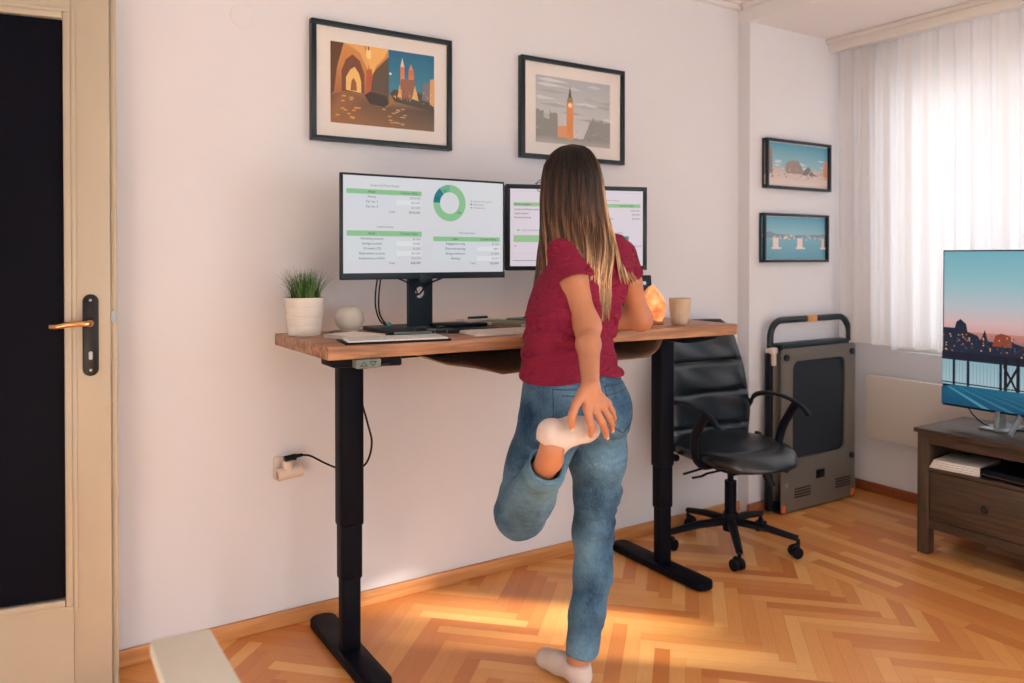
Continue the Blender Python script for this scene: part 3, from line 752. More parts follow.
# stand with cable hole
st = MB(); n_ = 24
prof = rrect(-.049, -.17, .049, .17, .004, 2)
def plate_hole(mb, w_, z0, z1, cz, r, y0, y1):
    b2 = bmesh.new(); N_ = 32; ang = [2*PI*k/N_ for k in range(N_)]
    def outer(a):
        c, s = math.cos(a), math.sin(a); k = min(w_/max(abs(c), 1e-6), (z1-cz if s > 0 else cz-z0)/max(abs(s), 1e-6)); return (c*k, cz+s*k)
    # corners need exact points
    ca = sorted(set([round(a, 6) for a in ang]+[round(math.atan2(z1-cz, w_) % (2*PI), 6), round(math.atan2(z1-cz, -w_) % (2*PI), 6), round(math.atan2(z0-cz, -w_) % (2*PI), 6), round(math.atan2(z0-cz, w_) % (2*PI), 6)]))
    R_ = []
    for a in ca:
        o_ = outer(a); i_ = (r*math.cos(a), cz+r*math.sin(a))
        R_.append([b2.verts.new((o_[0], y0, o_[1])), b2.verts.new((i_[0], y0, i_[1])), b2.verts.new((i_[0], y1, i_[1])), b2.verts.new((o_[0], y1, o_[1]))])
    for p, q in zip(R_, R_[1:]+R_[:1]):
        for k in range(4): b2.faces.new((p[k], p[(k+1) % 4], q[(k+1) % 4], q[k]))
    bmesh.ops.recalc_face_normals(b2, faces=b2.faces); mb._add(b2)
plate_hole(st, .046, 1.066, 1.30, 1.185, .021, .055, .073)
st.box((-.046, .04, 1.29), (.046, .08, 1.34), .004)
so = st.build('stand', M['navy'], mon)
MB().prism([(-.165, .20), (-.17, -.06), (-.12, -.10), (.20, -.10), (.235, -.08), (.24, .20)][::-1], ZD+.0005, ZD+.014, .003, M=Matrix.Translation((-.0, .0, 0)) @ Matrix.Rotation(math.radians(-2), 4, 'Z')).build('stand_base', M['navy'], mon)

mon2 = empty('computer_monitor', (1.8725, -.33, 0), math.atan2(-.18, .552)); tag(mon2, 'black monitor partly hidden behind the head of the person, showing green bars', 'monitor')
w, h, zc = .582, .331, 1.4235
MB().box((-w/2, 0, zc-h/2), (w/2, .03, zc+h/2), .006).box((-.16, .028, zc-.1), (.16, .05, zc+.1), .01).build('casing', M['black'], mon2)
mb = MB(); f_ = .017
for a in ((-w/2, zc-h/2, w/2, zc-h/2+f_), (-w/2, zc+h/2-f_, w/2, zc+h/2), (-w/2, zc-h/2+f_, -w/2+f_, zc+h/2-f_), (w/2-f_, zc-h/2+f_, w/2, zc+h/2-f_)):
    mb.box((a[0], -.005, a[1]), (a[2], .002, a[3]), .0015)
mb.build('bezel', M['teal_frame'], mon2)
A = Art(w-2*f_, h-2*f_); A.rect(0, 0, 1, 1, (235, 222, 230), (232, 218, 228))
A.rect(.02, .03, .98, .035, (214, 206, 214))
A.rect(.025, .175, .98, .225, (160, 204, 152)); A.text(.03, .2, 'Asset category', .028, BLK, 'LEFT'); A.text(.93, .2, 'Current Value', .026, BLK, 'RIGHT'); A.text(.75, .13, 'Summary of assets', .024, (130, 134, 138))
for k, t_ in enumerate(('Large and fixed assets', 'Liquid assets', 'Personal items')): A.text(.03, .265+.053*k, t_, .028, BLK, 'LEFT'); A.text(.975, .265+.053*k, ('$392,000', '$58,400', '$22,800')[k], .026, (120, 126, 130), 'RIGHT')
A.text(.75, .375, 'Total', .024, BLK); A.rect(.05, .525, .07, .545, GR); A.text(.085, .535, 'Large and fixed assets', .022, (120, 126, 130), 'LEFT'); A.text(.80, .56, 'Personal items', .022, (120, 126, 130))
A.rect(.025, .6, .72, .69, (160, 204, 152)); A.rect(.72, .6, .80, .69, (200, 222, 180)); A.rect(.80, .605, .89, .695, (30, 150, 150))
for k in range(6): A.text(.03+.18*k, .74, '$%d,000' % (k*100) if k else '$0', .022, (130, 134, 138), 'LEFT')
A.rect(.02, .84, .98, .843, (206, 198, 206)); A.rect(.02, .925, .98, .932, (60, 140, 150)); A.text(.93, .88, '$473,200', .022, (130, 134, 138), 'RIGHT')
A.build('screen', M['screen'], mon2, (0, -.001, zc))
MB().box((-.035, .05, ZD+.01), (.035, .075, 1.42), .006).build('stand', M['black'], mon2)
MB().prism(rrect(-.13, -.03, .13, .15, .03, 5), ZD+.0005, ZD+.014, .003).build('stand_base', M['black'], mon2)

# cables of the left monitor
tag(MB().tube([(1.055, -.285, 1.25), (1.053, -.27, 1.20), (1.06, -.25, 1.14), (1.08, -.24, 1.09), (1.11, -.23, 1.071)], .0028, 8, smooth=6).build('monitor_cable', M['black']), 'thin black cable drooping beneath the left monitor, the left of a close pair', 'cable')
tag(MB().tube([(1.066, -.285, 1.25), (1.066, -.265, 1.18), (1.078, -.24, 1.12), (1.10, -.225, 1.085), (1.122, -.22, 1.071)], .0028, 8, smooth=6).build('monitor_cable', M['black']), 'thin black cable drooping beneath the left monitor, the right of a close pair', 'cable')
tag(MB().tube([(1.30, -.285, 1.235), (1.26, -.29, 1.222), (1.225, -.30, 1.205), (1.212, -.28, 1.18), (1.21, -.23, 1.18)], .0032, 8, smooth=6).tube([(1.13, -.285, 1.235), (1.16, -.29, 1.222), (1.19, -.295, 1.20), (1.203, -.28, 1.175), (1.207, -.23, 1.18)], .0026, 8, smooth=6).build('monitor_cable', M['black']), 'black cable looped through the round hole of the monitor stand', 'cable')
u_ = empty('cable_connector', (1.115, -.22, ZD+.0155)); tag(u_, 'cyan plastic cable plug lying on the monitor base', 'plug')
MB().box((-.008, -.012, .001), (.012, .006, .014), .002).build('plug_body', M['cyan'], u_); MB().box((-.008, .006, .003), (.004, .018, .011), .001).build('plug_tip', M['plastic_white'], u_)

# ------------------------------------------------------------------ desk objects
Z0 = ZD+.0006
pt = empty('potted_grass', (.823, -.215, Z0)); tag(pt, 'green grass-like plant in a ribbed white pot on the left desk corner', 'potted plant')
H = .125
pr_ = [(.0, .0), (.051, .0), (.053, .004)]
for k in range(4):
    z0_, z1_ = .004+k*.030, .004+(k+1)*.030; r0_ = .053+.0135*z0_/H; r1_ = .053+.0135*z1_/H
    pr_ += [(r0_-.0012, z0_), (r0_+.0004, z0_+.003), (r1_, z1_-.002)]
pr_ += [(.0665, H), (.063, H+.001), (.062, H-.004), (.060, H-.02), (.0, H-.02)]
MB().lathe(pr_, 40).build('pot', mat('white_ceramic', (228, 222, 214), .35, noise_amt=.01), pt)
MB().lathe([(0, H-.008), (.059, H-.010), (.061, H-.018), (0, H-.02)], 24).build('soil', mat('soil', (60, 46, 34), .95, noise_amt=.3, scale=80), pt)
gm_, nt, b = newmat('grass_blade'); L = nt.links.new
at = N(nt, 'ShaderNodeAttribute'); at.attribute_name = 'col'; L(at.outputs['Color'], b.inputs['Base Color']); b.inputs['Roughness'].default_value = .5
V = []; F = []; C = []
for k in range(420):
    a = rnd.random()*2*PI; r0 = .048*math.sqrt(rnd.random()); ln = .060+.062*rnd.random(); le = .12+.62*rnd.random()*(r0/.048)
    if rnd.random() < .06: le += .5; ln *= 1.15
    a2 = a+rnd.uniform(-.5, .5); dx, dy = math.cos(a2), math.sin(a2); sx, sy = -dy, dx; w_ = .0016
    c0 = rnd.choice([(22, 56, 32), (36, 84, 40), (60, 112, 50), (92, 140, 66), (120, 150, 80)])
    i0 = len(V)
    for j in range(5):
        t = j/4; px = r0*math.cos(a)+dx*ln*le*t**1.6; py = r0*math.sin(a)+dy*ln*le*t**1.6; pz = H-.012+ln*t*(1-.25*le*t); ww = w_*(1-t*.9)
        V += [(px-sx*ww, py-sy*ww, pz), (px+sx*ww, py+sy*ww, pz)]; C += [lin(c0)]*2
    for j in range(4): F.append((i0+2*j, i0+2*j+1, i0+2*j+3, i0+2*j+2))
me = bpy.data.meshes.new('foliage'); me.from_pydata(V, [], F); a_ = me.color_attributes.new('col', 'FLOAT_COLOR', 'POINT'); a_.data.foreach_set('color', np.array(C, np.float32).ravel()); me.materials.append(gm_)
o = bpy.data.objects.new('foliage', me); COL.objects.link(o); o.parent = pt; o['kind'] = 'stuff'
# round white smart speaker
sp = empty('round_speaker', (.995, -.175, Z0)); tag(sp, 'small off-white globe speaker with flat top beside the plant pot', 'speaker')
prf = [(0, 0), (.026, 0), (.032, .004)]
for k in range(1, 16):
    a = -PI/2+.55+(PI-1.05)*k/15; prf.append((.0505*math.cos(a), .045+.0485*math.sin(a)))
prf += [(.030, .0875), (.0, .086)]
MB().lathe(prf, 36).build('body', mat('oatmeal_fabric', (226, 222, 210), .85, noise_amt=.03, bump=.2, bscale=500), sp)
MB().tube([(-.03, .01, .004), (-.05, .02, .004), (-.075, -.01, .003), (-.07, -.03, .003)], .0018, 6, smooth=4).build('cord', M['sage'], sp)
# loose papers
def sheet(name, c, w_, l_, rz, z, label, group=None, n=3, th=.0022, m=None):
    o = empty(name, (c[0], c[1], z), rz); tag(o, label, 'papers', group)
    for k in range(n):
        MB().box((-w_/2+.004*rnd.random(), -l_/2+.006*rnd.random(), k*th), (w_/2, l_/2, (k+1)*th-.0002), 0, M=Matrix.Rotation(rnd.uniform(-.06, .06), 4, 'Z')).build('paper_sheet', m or M['paper'], o)
    return o
sheet('paper_stack', (.935, -.375), .13, .15, .35, Z0, 'uneven pile of white papers lying in front of the globe speaker', n=5)

# clipboard with notes and pen
cb = empty('clipboard', (1.0, -.548, Z0), -.17); tag(cb, 'black clipboard holding ruled white sheets at the front desk edge', 'clipboard')
MB().box((-.165, -.055, 0), (.165, .085, .006), .002).build('board', M['black'], cb)
MB().box((-.155, -.050, .006), (.155, .08, .0105), .001).build('sheets', M['paper'], cb)
mb = MB()
for k in range(12): mb.box((-.145, -.045+k*.010, .0105), (.145, -.0438+k*.010, .0107))
for k in range(18): mb.box((-.145+k*.017, -.045, .0105), (-.1443+k*.017, .07, .0107))
mb.build('ruled_lines', mat('pale_ink', (170, 176, 184), .8), cb)
tag(MB().tube([(1.03, -.475, Z0+.0155), (1.15, -.50, Z0+.0155)], .0042, 10).build('pen', M['grey_panel']), 'slim grey pen resting on the clipboard sheets', 'pen')
gs = empty('eyeglasses', (1.16, -.475, Z0+.001), -.3); tag(gs, 'thin wire eyeglasses lying folded in front of the monitor base', 'glasses')
mb = MB()
for s in (-1, 1): mb.tube([(s*.033+.022*math.cos(2*PI*k/16), 0, .016+.015*math.sin(2*PI*k/16)) for k in range(17)], .0009, 6)
mb.tube([(-.011, 0, .02), (0, 0, .023), (.011, 0, .02)], .0009, 6); mb.tube([(-.055, 0, .02), (-.05, .02, .004), (.05, .03, .004)], .0009, 6); mb.tube([(.055, 0, .02), (.05, .015, .002), (-.05, .02, .002)], .0009, 6)
mb.build('wire_frame', M['steel'], gs)
# keyboard
kb = empty('keyboard', (1.45, -.515, Z0), -.075); tag(kb, 'slim white wireless keyboard lying left of the person', 'keyboard')
MB().prism([(-.06, 0), (.065, 0), (.065, .009), (-.06, .004)], -.17, .24, .0015, M=Matrix.Rotation(PI/2, 4, 'Z') @ Matrix.Rotation(PI/2, 4, 'X')).build('case', M['white'], kb)
mb = MB()
for r in range(5):
    for c in range(19): mb.box((-.165+c*.0212, -.052+r*.0225, .0035+r*.0011), (-.165+c*.0212+.0185, -.052+r*.0225+.0195, .0072+r*.0011), .0006, 1)
mb.build('key_field', M['plastic_white'], kb)
# black remote, books, pens
rc = MB().box((-.10, -.022, 0), (.10, .022, .012), .004).build('black_case', M['black'], loc=(1.335, -.345, Z0+.0145), rot=(0, 0, -.25)); tag(rc, 'slim black case lying on the monitor base', 'case')
def book(name, c, w_, l_, t_, rz, z, m, label):
    o = empty(name, (c[0], c[1], z), rz); tag(o, label, 'notebook')
    MB().box((-w_/2, -l_/2, 0), (w_/2, l_/2, .002), .0008).box((-w_/2, -l_/2, t_-.002), (w_/2, l_/2, t_), .0008).box((-w_/2, -l_/2, .001), (-w_/2+.003, l_/2, t_-.001), .0008).build('cover', m, o)
    MB().box((-w_/2+.004, -l_/2+.003, .0022), (w_/2-.003, l_/2-.003, t_-.0022)).build('pages', M['paper'], o)
    return o
book('notebook', (1.60, -.235), .15, .20, .012, .55, Z0, M['sage'], 'sage green notebook lying behind the keyboard')
book('notebook', (1.775, -.165), .15, .16, .013, .25, Z0, M['tealcover'], 'teal notebook behind the sage one, a dark pen on top')
tag(MB().tube([(1.73, -.17, Z0+.0185), (1.84, -.14, Z0+.0185)], .005, 10).build('pen', M['black']), 'dark pen lying on the teal notebook', 'pen')
book('notebook', (1.56, -.10+.0), .17, .07, .016, -.02, Z0, M['white'], 'thick narrow white notebook lying at the back right of the left monitor')
tag(MB().tube([(1.51, -.10, Z0+.021), (1.60, -.095, Z0+.021)], .0048, 10).build('marker', M['navy']), 'dark marker lying on the white notebook', 'pen')
tag(MB().tube([(1.475, -.37, Z0+.0045), (1.545, -.40, Z0+.0045)], [.0044, .0012], 8).build('pencil', mat('red_pencil', (150, 84, 74), .5)), 'reddish pencil lying behind the keyboard', 'pencil')
er = empty('earphones', (1.50, -.27, Z0)); tag(er, 'crumpled white earphones lying beside the sage notebook', 'earphones')
MB().tube([(-.03, 0, .003), (-.01, .02, .008), (.015, .005, .014), (-.005, -.015, .01), (-.025, .01, .016), (.02, .02, .006), (.05, -.01, .003)], .0022, 6, smooth=5).build('cord', M['plastic_white'], er)
MB().ell((-.03, 0, .006), (.008, .006, .006), 12).build('earbud', M['plastic_white'], er); MB().ell((.05, -.01, .006), (.008, .006, .006), 12).build('earbud', M['plastic_white'], er)
# tablet on a stand behind the forearm
tb = empty('tablet', (2.075, -.425, Z0), -.33); tag(tb, 'dark phone-like tablet propped upright beside the salt lamp', 'tablet')
MB().box((-.085, -.004, .0), (.085, .004, .180), .0035, M=Matrix.Rotation(-.12, 4, 'X') @ Matrix.Translation((0, 0, .008))).build('casing', M['black'], tb)
A = Art(.15, .16); A.rect(0, 0, 1, 1, (26, 30, 40), (20, 22, 30)); A.ring(.86, .15, 0, .05, 0, 360, (200, 220, 230), 14)
s_ = A.build('screen', M['tvscreen'], tb, (0, 0, 0)); s_.matrix_local = Matrix.Rotation(-.12, 4, 'X') @ Matrix.Translation((0, -.0046, .100))
MB().box((-.04, -.01, 0), (.04, .06, .006), .002).tube([(0, .052, .006), (0, .022, .12)], .005, 8).build('prop_stand', M['black'], tb)
# salt lamp
sl = empty('salt_lamp', (2.098, -.52, Z0)); tag(sl, 'glowing orange salt crystal lamp on the desk beside the ribbed cup', 'lamp')
b2 = bmesh.new(); bmesh.ops.create_icosphere(b2, subdivisions=4, radius=1)
prf = [(0, .036), (.12, .046), (.4, .050), (.62, .046), (.82, .032), (1, .012)]
rz_ = random.Random(5); facets = [(Vector((rz_.uniform(-1, 1), rz_.uniform(-1, 1), rz_.uniform(-.9, 1))).normalized(), rz_.uniform(.74, .95)) for _ in range(34)]
for v in b2.verts:
    q = v.co.normalized()
    s = 1.
    for nf, df_ in facets:
        dd = q.dot(nf)
        if dd*s > df_: s = df_/dd
    q = q*s + Vector([noise.noise(q*3+Vector((k*7, 0, 0)))*.05 for k in range(3)])
    zz = (q.z+1)/2*.15
    v.co = Vector((q.x*.054*(1-.2*max(0, q.z))+.006*q.z*-1, q.y*.045, max(0, zz)))
me_ = MB()._add(b2)
smt, nt, b = newmat('salt_crystal'); L = nt.links.new
nz = N(nt, 'ShaderNodeTexNoise'); nz.inputs['Scale'].default_value = 22; nz.inputs['Detail'].default_value = 5
tc = N(nt, 'ShaderNodeTexCoord'); L(tc.outputs['Object'], nz.inputs['Vector'])
cr = N(nt, 'ShaderNodeValToRGB'); cr.color_ramp.elements[0].position = .35; cr.color_ramp.elements[0].color = lin((236, 112, 58)); cr.color_ramp.elements[1].position = .65; cr.color_ramp.elements[1].color = lin((255, 190, 124))
L(nz.outputs[0], cr.inputs[0]); L(cr.outputs[0], b.inputs['Base Color']); L(cr.outputs[0], b.inputs['Emission Color']); b.inputs['Emission Strength'].default_value = .7; b.inputs['Roughness'].default_value = .4
b.inputs['Subsurface Weight'].default_value = .3; b.inputs['Subsurface Radius'].default_value = (.02, .01, .004)
me_.build('salt_crystal', smt, sl, angle=14)
MB().lathe([(0, 0), (.036, 0), (.038, .004), (.034, .010), (0, .012)], 24).build('base', M['desk_wood'], sl)
# ribbed cup
cu_ = empty('ribbed_cup', (2.163, -.592, Z0)); tag(cu_, 'beige ribbed ceramic cup near the right end of the desk', 'cup')
prf = [(0, .0), (.028, .0), (.031, .004), (.034, .02), (.0375, .05), (.0395, .075), (.040, .083), (.0412, .085), (.0415, .100), (.040, .1015), (.038, .100), (.037, .084), (.031, .02), (0, .012)]
MB().lathe(prf, 96, wav=lambda k, z: (.018*(1 if k % 4 < 2 else -1) if .012 < z < .078 else 0)).build('cup_body', mat('beige_ceramic', (196, 176, 152), .5, noise_amt=.03), cu_)

# ------------------------------------------------------------------ socket, plug, cord
so_ = empty('wall_socket', (.818, 0, .565)); tag(so_, 'white wall socket plate low on the wall left of the desk leg', 'socket')
MB().prism(rrect(-.04, -.04, .04, .04, .008, 4), 0, .010, .003, M=Matrix.Rotation(PI/2, 4, 'X')).build('plate', M['plastic_white'], so_)
MB().lathe([(.024, 0), (.024, .004), (.021, .005), (.0, .001)], 28, M=Matrix.Translation((0, -.010, 0)) @ Matrix.Rotation(PI/2, 4, 'X')).build('socket_ring', M['plastic_white'], so_)
pa = empty('plug_adapter', (.822, -.012, .555)); tag(pa, 'white double plug adapter sitting in the wall socket', 'adapter')
MB().cyl((-.043, -.035, -.004), (.043, -.035, .004), .022, 24).cyl((0, -.006, 0), (0, -.035, 0), .02, 20).cyl((-.005, -.036, .005), (-.008, -.04, .045), .019, 22).build('adapter_body', M['plastic_white'], pa)
MB().cyl((-.0432, -.035, -.004), (-.0445, -.035, -.004), .014, 20).build('socket_face', mat('beige_recess', (186, 168, 150), .6), pa)
pc = empty('power_cord', (.82, -.05, .61)); tag(pc, 'black power plug and cord running from the socket up behind the left desk leg', 'power cord')
MB().cyl((-.018, -.002, -.006), (.022, -.002, -.002), .0115, 16).cyl((.02, -.002, .0), (.046, -.004, .002), .0075, 14, .0055).build('plug', M['black'], pc)
MB().tube([(.044, -.004, .002), (.07, -.02, -.002), (.11, -.06, -.025), (.15, -.09, -.042), (.20, -.13, -.042), (.232, -.145, -.015), (.246, -.15, .05), (.230, -.15, .12), (.20, -.15, .24), (.20, -.15, .37)], .0036, 8, smooth=6).build('cord', M['black'], pc)

# ------------------------------------------------------------------ office chair (faces the room)
ch = empty('office_chair', (2.74, -.33, 0), math.radians(-4)); tag(ch, 'black leather swivel office chair behind the right end of the desk', 'office chair')
zs = .455
def cushion(pts_f, n, m_, thick):  # helper kept simple: grid surface closed
    pass
# seat: superellipse pad with dished top and rolled front
def pad(nu, nv, fn):
    V = []; F = []
    for i in range(nu):
        for j in range(nv): V.append(fn(i/(nu-1), j/(nv-1)))
    for i in range(nu-1):
        for j in range(nv-1): a = i*nv+j; F.append((a, a+1, a+nv+1, a+nv))
    return V, F
def closed_pad(mb, nu, nv, top_, bot_):
    b2 = bmesh.new(); T = [[b2.verts.new(top_(i/(nu-1), j/(nv-1))) for j in range(nv)] for i in range(nu)]
    B_ = [[b2.verts.new(bot_(i/(nu-1), j/(nv-1))) for j in range(nv)] for i in range(nu)]
    for i in range(nu-1):
        for j in range(nv-1):
            b2.faces.new((T[i][j], T[i+1][j], T[i+1][j+1], T[i][j+1])); b2.faces.new((B_[i][j], B_[i][j+1], B_[i+1][j+1], B_[i+1][j]))
    for i in range(nu-1):
        b2.faces.new((T[i][0], B_[i][0], B_[i+1][0], T[i+1][0])); b2.faces.new((T[i][-1], T[i+1][-1], B_[i+1][-1], B_[i][-1]))
    for j in range(nv-1):
        b2.faces.new((T[0][j], T[0][j+1], B_[0][j+1], B_[0][j])); b2.faces.new((T[-1][j], B_[-1][j], B_[-1][j+1], T[-1][j+1]))
    bmesh.ops.recalc_face_normals(b2, faces=b2.faces); mb._add(b2)
def seat_xy(u, v):
    a = 2*u-1; c = 2*v-1   # a: left-right, c: back(-1) front(+1)
    hw = .245*(1-.18*max(0, -c)**2)*(1-.10*max(0, c)**3)
    x = a*hw*math.sqrt(max(0, 1-.35*c*c*(c > 0)))
    y = .20 - (c+1)/2*(.50-.07*abs(a)**2.5)
    return x, y
def seat_t(u, v):
    x, y = seat_xy(u, v); a = abs(2*u-1); c = 2*v-1
    e = (1-max(a, abs(c))**6)
    z = zs+.030*e+.012*a*a*e-.035*max(0, c)**3+.02*max(0, -c)**3 + (.004*math.cos(v*9*PI/2) if .1 < v < .8 and a < .8 else 0)
    return (x, y, z)
def seat_b(u, v):
    x, y = seat_xy(u, v); a = abs(2*u-1); c = 2*v-1; e = (1-max(a, abs(c))**4)
    return (x*.98, y, zs-.028-.03*e-.02*max(0, c)**3)
mb = MB(); closed_pad(mb, 25, 25, seat_t, seat_b); so = mb.build('seat', M['leather'], ch, angle=60)
ss = so.modifiers.new('s', 'SUBSURF'); ss.levels = 1; ss.render_levels = 1
# backrest with horizontal panels
def bk(u, v, side):
    a = 2*u-1; z = .43+.58*v
    hw = np.interp(v, [0, .25, .6, .85, .95, 1], [.225, .255, .245, .22, .195, .15])
    x = a*hw; lean = .155+.105*v+.0*v*v - .02*math.sin(PI*v); cur = -.035*(a*a)
    y = lean + cur
    e = 1-max(abs(a), abs(2*v-1))**8
    if side > 0:
        g = 0
        for s in (.16, .425, .66, .88):
            g += math.exp(-((v-s)/.016)**2)
        p = .03*e-.020*min(1, g)*e+.003*math.sin(v*31+a*5)*e
        return (x, y-p, z)
    return (x, y+.018*e+.004, z)
mb = MB(); closed_pad(mb, 21, 64, lambda u, v: bk(u, v, 1), lambda u, v: bk(u, v, -1)); mb.build('backrest', M['leather'], ch, angle=60)
MB().box((-.035, .15, .385), (.035, .20, .43), .006).tube([(0, .05, .40), (0, .16, .395), (0, .215, .43), (0, .235, .55)], .022, 10, smooth=4, flat=.5).build('back_support', M['black'], ch)
for s in (-1, 1):
    x = s*.27
    mb = MB()
    mb.tube([(s*.21, .12, .40), (s*.265, .11, .42), (s*.275, .10, .47)], .016, 10, smooth=3)
    mb.tube([(x, .14, .62), (x, .10, .655), (x, .0, .672), (x, -.10, .66), (x, -.17, .635), (x, -.205, .60)], [.010, .014, .019, .022, .022, .02, .015], 12, smooth=3, flat=.55)
    mb.tube([(x, -.13, .645), (x, -.10, .60), (x-.004*s, -.06, .53), (x-.02*s, -.045, .45), (x-.06*s, -.045, .405), (x-.12*s, -.045, .40)], .017, 10, smooth=4, flat=1.2)
    mb.tube([(x, .14, .62), (x-.01*s, .165, .57), (x-.04*s, .17, .52)], .013, 10, smooth=3)
    mb.build('armrest', M['black'], ch)
MB().box((-.10, -.13, .375), (.10, .11, .402), .008).box((-.14, -.06, .385), (.14, -.03, .40), .004).box((-.05, -.07, .34), (.05, .06, .38), .01).build('seat_mechanism', M['black'], ch)
MB().tube([(-.05, -.03, .365), (-.17, -.03, .36), (-.20, -.03, .352), (-.25, -.03, .352)], .007, 8, flat=.7).build('adjusting_lever', M['black'], ch)
MB().tube([(-.05, .05, .365), (-.19, .04, .355), (-.24, .04, .35)], .007, 8, flat=.7).build('adjusting_lever', M['black'], ch)
MB().cyl((.09, -.10, .385), (.115, -.135, .29), .018, 14).build('tension_knob', M['black'], ch)
MB().cyl((0, 0, .14), (0, 0, .30), .026, 24).cyl((0, 0, .28), (0, 0, .36), .014, 20).build('gas_column', M['black_metal'], ch)
mb = MB(); mb.cyl((0, 0, .075), (0, 0, .155), .033, 24)
bs = mb.build('base_hub', M['black'], ch)
for a in (229, 301, 13, 85, 157):
    a = math.radians(a+4); dx, dy = math.cos(a), math.sin(a); RR = .29
    MB().tube([(dx*.02, dy*.02, .118), (dx*.15, dy*.15, .108), (dx*RR, dy*RR, .082)], [.021, .019, .015], 10, flat=.9).build('base_arm', M['black'], ch)
    ct = empty('caster', (dx*RR, dy*RR, 0), a+.6, ch)
    MB().cyl((0, 0, .03), (0, 0, .08), .008, 10).tube([(.0, -.0, .052), (-.022, 0, .045), (-.03, 0, .028)], .014, 8).build('caster_fork', M['black'], ct)
    MB().cyl((-.012, -.024, .026), (-.012, -.006, .026), .025, 22).cyl((-.012, .006, .026), (-.012, .024, .026), .025, 22).build('caster_wheel', M['black'], ct)

# ------------------------------------------------------------------ folded treadmill against the alcove wall
tm = empty('folding_treadmill', (3.575, -.13, 0), 0); tag(tm, 'grey walking pad treadmill stood upright on end against the alcove wall', 'treadmill')
b2 = MB(); yF, yBk = -.055, .045; WT = .615; HT = .845
# bezel ring with rounded opening (front faces -y)
ob = rrect(-WT/2, .012, WT/2, HT, .02, 5); ib = rrect(-WT/2+.095, .275, WT/2-.085, .775, .045, 5)
q2 = bmesh.new(); n_ = len(ob)
Ri = [[q2.verts.new((p[0], yF, p[1])), q2.verts.new((q[0], yF, q[1])), q2.verts.new((q[0], yF+.016, q[1])), q2.verts.new((p[0], yBk-.02, p[1]))] for p, q in zip(ob, ib)]
for p, q in zip(Ri, Ri[1:]+Ri[:1]):
    for k in range(3): q2.faces.new((p[k], p[k+1], q[k+1], q[k]))
q2.faces.new([r[3] for r in Ri]); bmesh.ops.recalc_face_normals(q2, faces=q2.faces)
ed = [e for e in q2.edges if len(e.link_faces) == 2 and e.calc_face_angle(0) > .8]
bmesh.ops.bevel(q2, geom=ed, offset=.005, segments=2, profile=.5, affect='EDGES')
b2._add(q2); b2.build('frame_panel', M['gunmetal'], tm)
MB().prism([(p[0], p[1]) for p in rrect(-WT/2+.09, .27, WT/2-.08, .78, .045, 5)], -.022, -.02, 0, M=Matrix.Translation((0, yF+.036, 0)) @ Matrix.Rotation(PI/2, 4, 'X') @ Matrix.Translation((0, 0, .04))).build('running_belt', M['mesh'], tm)
MB().box((-WT/2-.004, yBk-.03, .01), (WT/2+.004, yBk, HT-.01), .006).box((-WT/2+.03, yF+.015, HT-.01), (WT/2-.03, yBk-.01, HT+.022), .008).box((-WT/2+.02, yF+.01, 0.004), (WT/2-.02, yBk-.01, .02)).build('back_deck', M['navy'], tm)
for s in (-1, 1):
    MB().tube([(s*(WT/2+.018), .0, .02), (s*(WT/2+.018), .0, .86)], .016, 12).build('side_rail', M['black'], tm)
    MB().box((s*(WT/2+.012)-.022, -.03, .82), (s*(WT/2+.012)+.022, .02, .85), .006).box((s*(WT/2+.012)-.012, -.032, .76), (s*(WT/2+.012)+.006, -.01, .83), .003).build('hinge_clamp', M['plastic_white'], tm)
    for zb in (.80, .235): MB().cyl((s*(WT/2-.035), yF-.002, zb), (s*(WT/2-.035), yF-.012, zb), .017, 20).build('rubber_bumper', M['navy'], tm)
    MB().box((s*(WT/2-.022)-.012, yF-.006, .012), (s*(WT/2-.022)+.012, yF+.01, .05), .005).build('orange_foot', M['orange'], tm)
hw_ = WT/2+.016
pts = [(-hw_, 0, .85), (-hw_, 0, .90)]+[(-hw_+.085-.085*math.cos(math.radians(a)), 0, .90+.085*math.sin(math.radians(a))) for a in range(15, 91, 15)]
pts += [(-p[0], p[1], p[2]) for p in pts[::-1]]
MB().tube(pts, .017, 14, flat=1.0).build('handlebar', M['teal_frame'], tm)
MB().box((-.045, -.0195, .969), (.03, -.005, 1.003), .003).build('orange_label', mat('amber_label', (214, 150, 80), .5), tm)
for x0 in (-.2, .14):
    mb = MB()
    for r in range(4):
        for c in range(6): mb.box((x0+c*.022, yF-.0012, .075+r*.014), (x0+c*.022+.018, yF+.001, .075+r*.014+.007))
    mb.build('vent_grille', M['black'], tm)
MB().box((-.025, yF-.0015, .15), (.045, yF+.001, .195), .0005).build('info_sticker', M['black'], tm)
MB().cyl((-WT/2+.04, yF-.001, .15), (-WT/2+.04, yF-.006, .15), .010, 16).build('badge', M['silver'], tm)

# ------------------------------------------------------------------ tv cabinet, tv and shelf contents
cab = empty('tv_cabinet', (3.39, -.82, 0)); tag(cab, 'grey-brown wooden television cabinet with open shelf over drawers', 'cabinet')
CL = 1.56; D_ = .40; ht = .555
MB().box((-.012, -CL-.012, ht-.02), (D_+.01, .012, ht), .003).build('cabinet_top', M['dark_wood'], cab)
dwz = wood('grey_brown_wood_upright', (60, 48, 40), (90, 72, 58), 'Z', .45, 4, .12)
posts = [(0, 0), (D_-.05, 0), (0, -CL+.05), (D_-.05, -CL+.05)]
for (x, y) in posts: MB().box((x, y-.05, .002), (x+.05, y, ht-.02), .003).build('leg', dwz, cab)
MB().box((.004, -CL+.05, ht-.065), (.022, -.05, ht-.02), .001).box((.004, -CL+.05, .118), (.022, -.05, .158), .001).box((.004, -CL+.05, .372), (.03, -.05, .388), .001).build('front_rail', M['dark_wood'], cab)
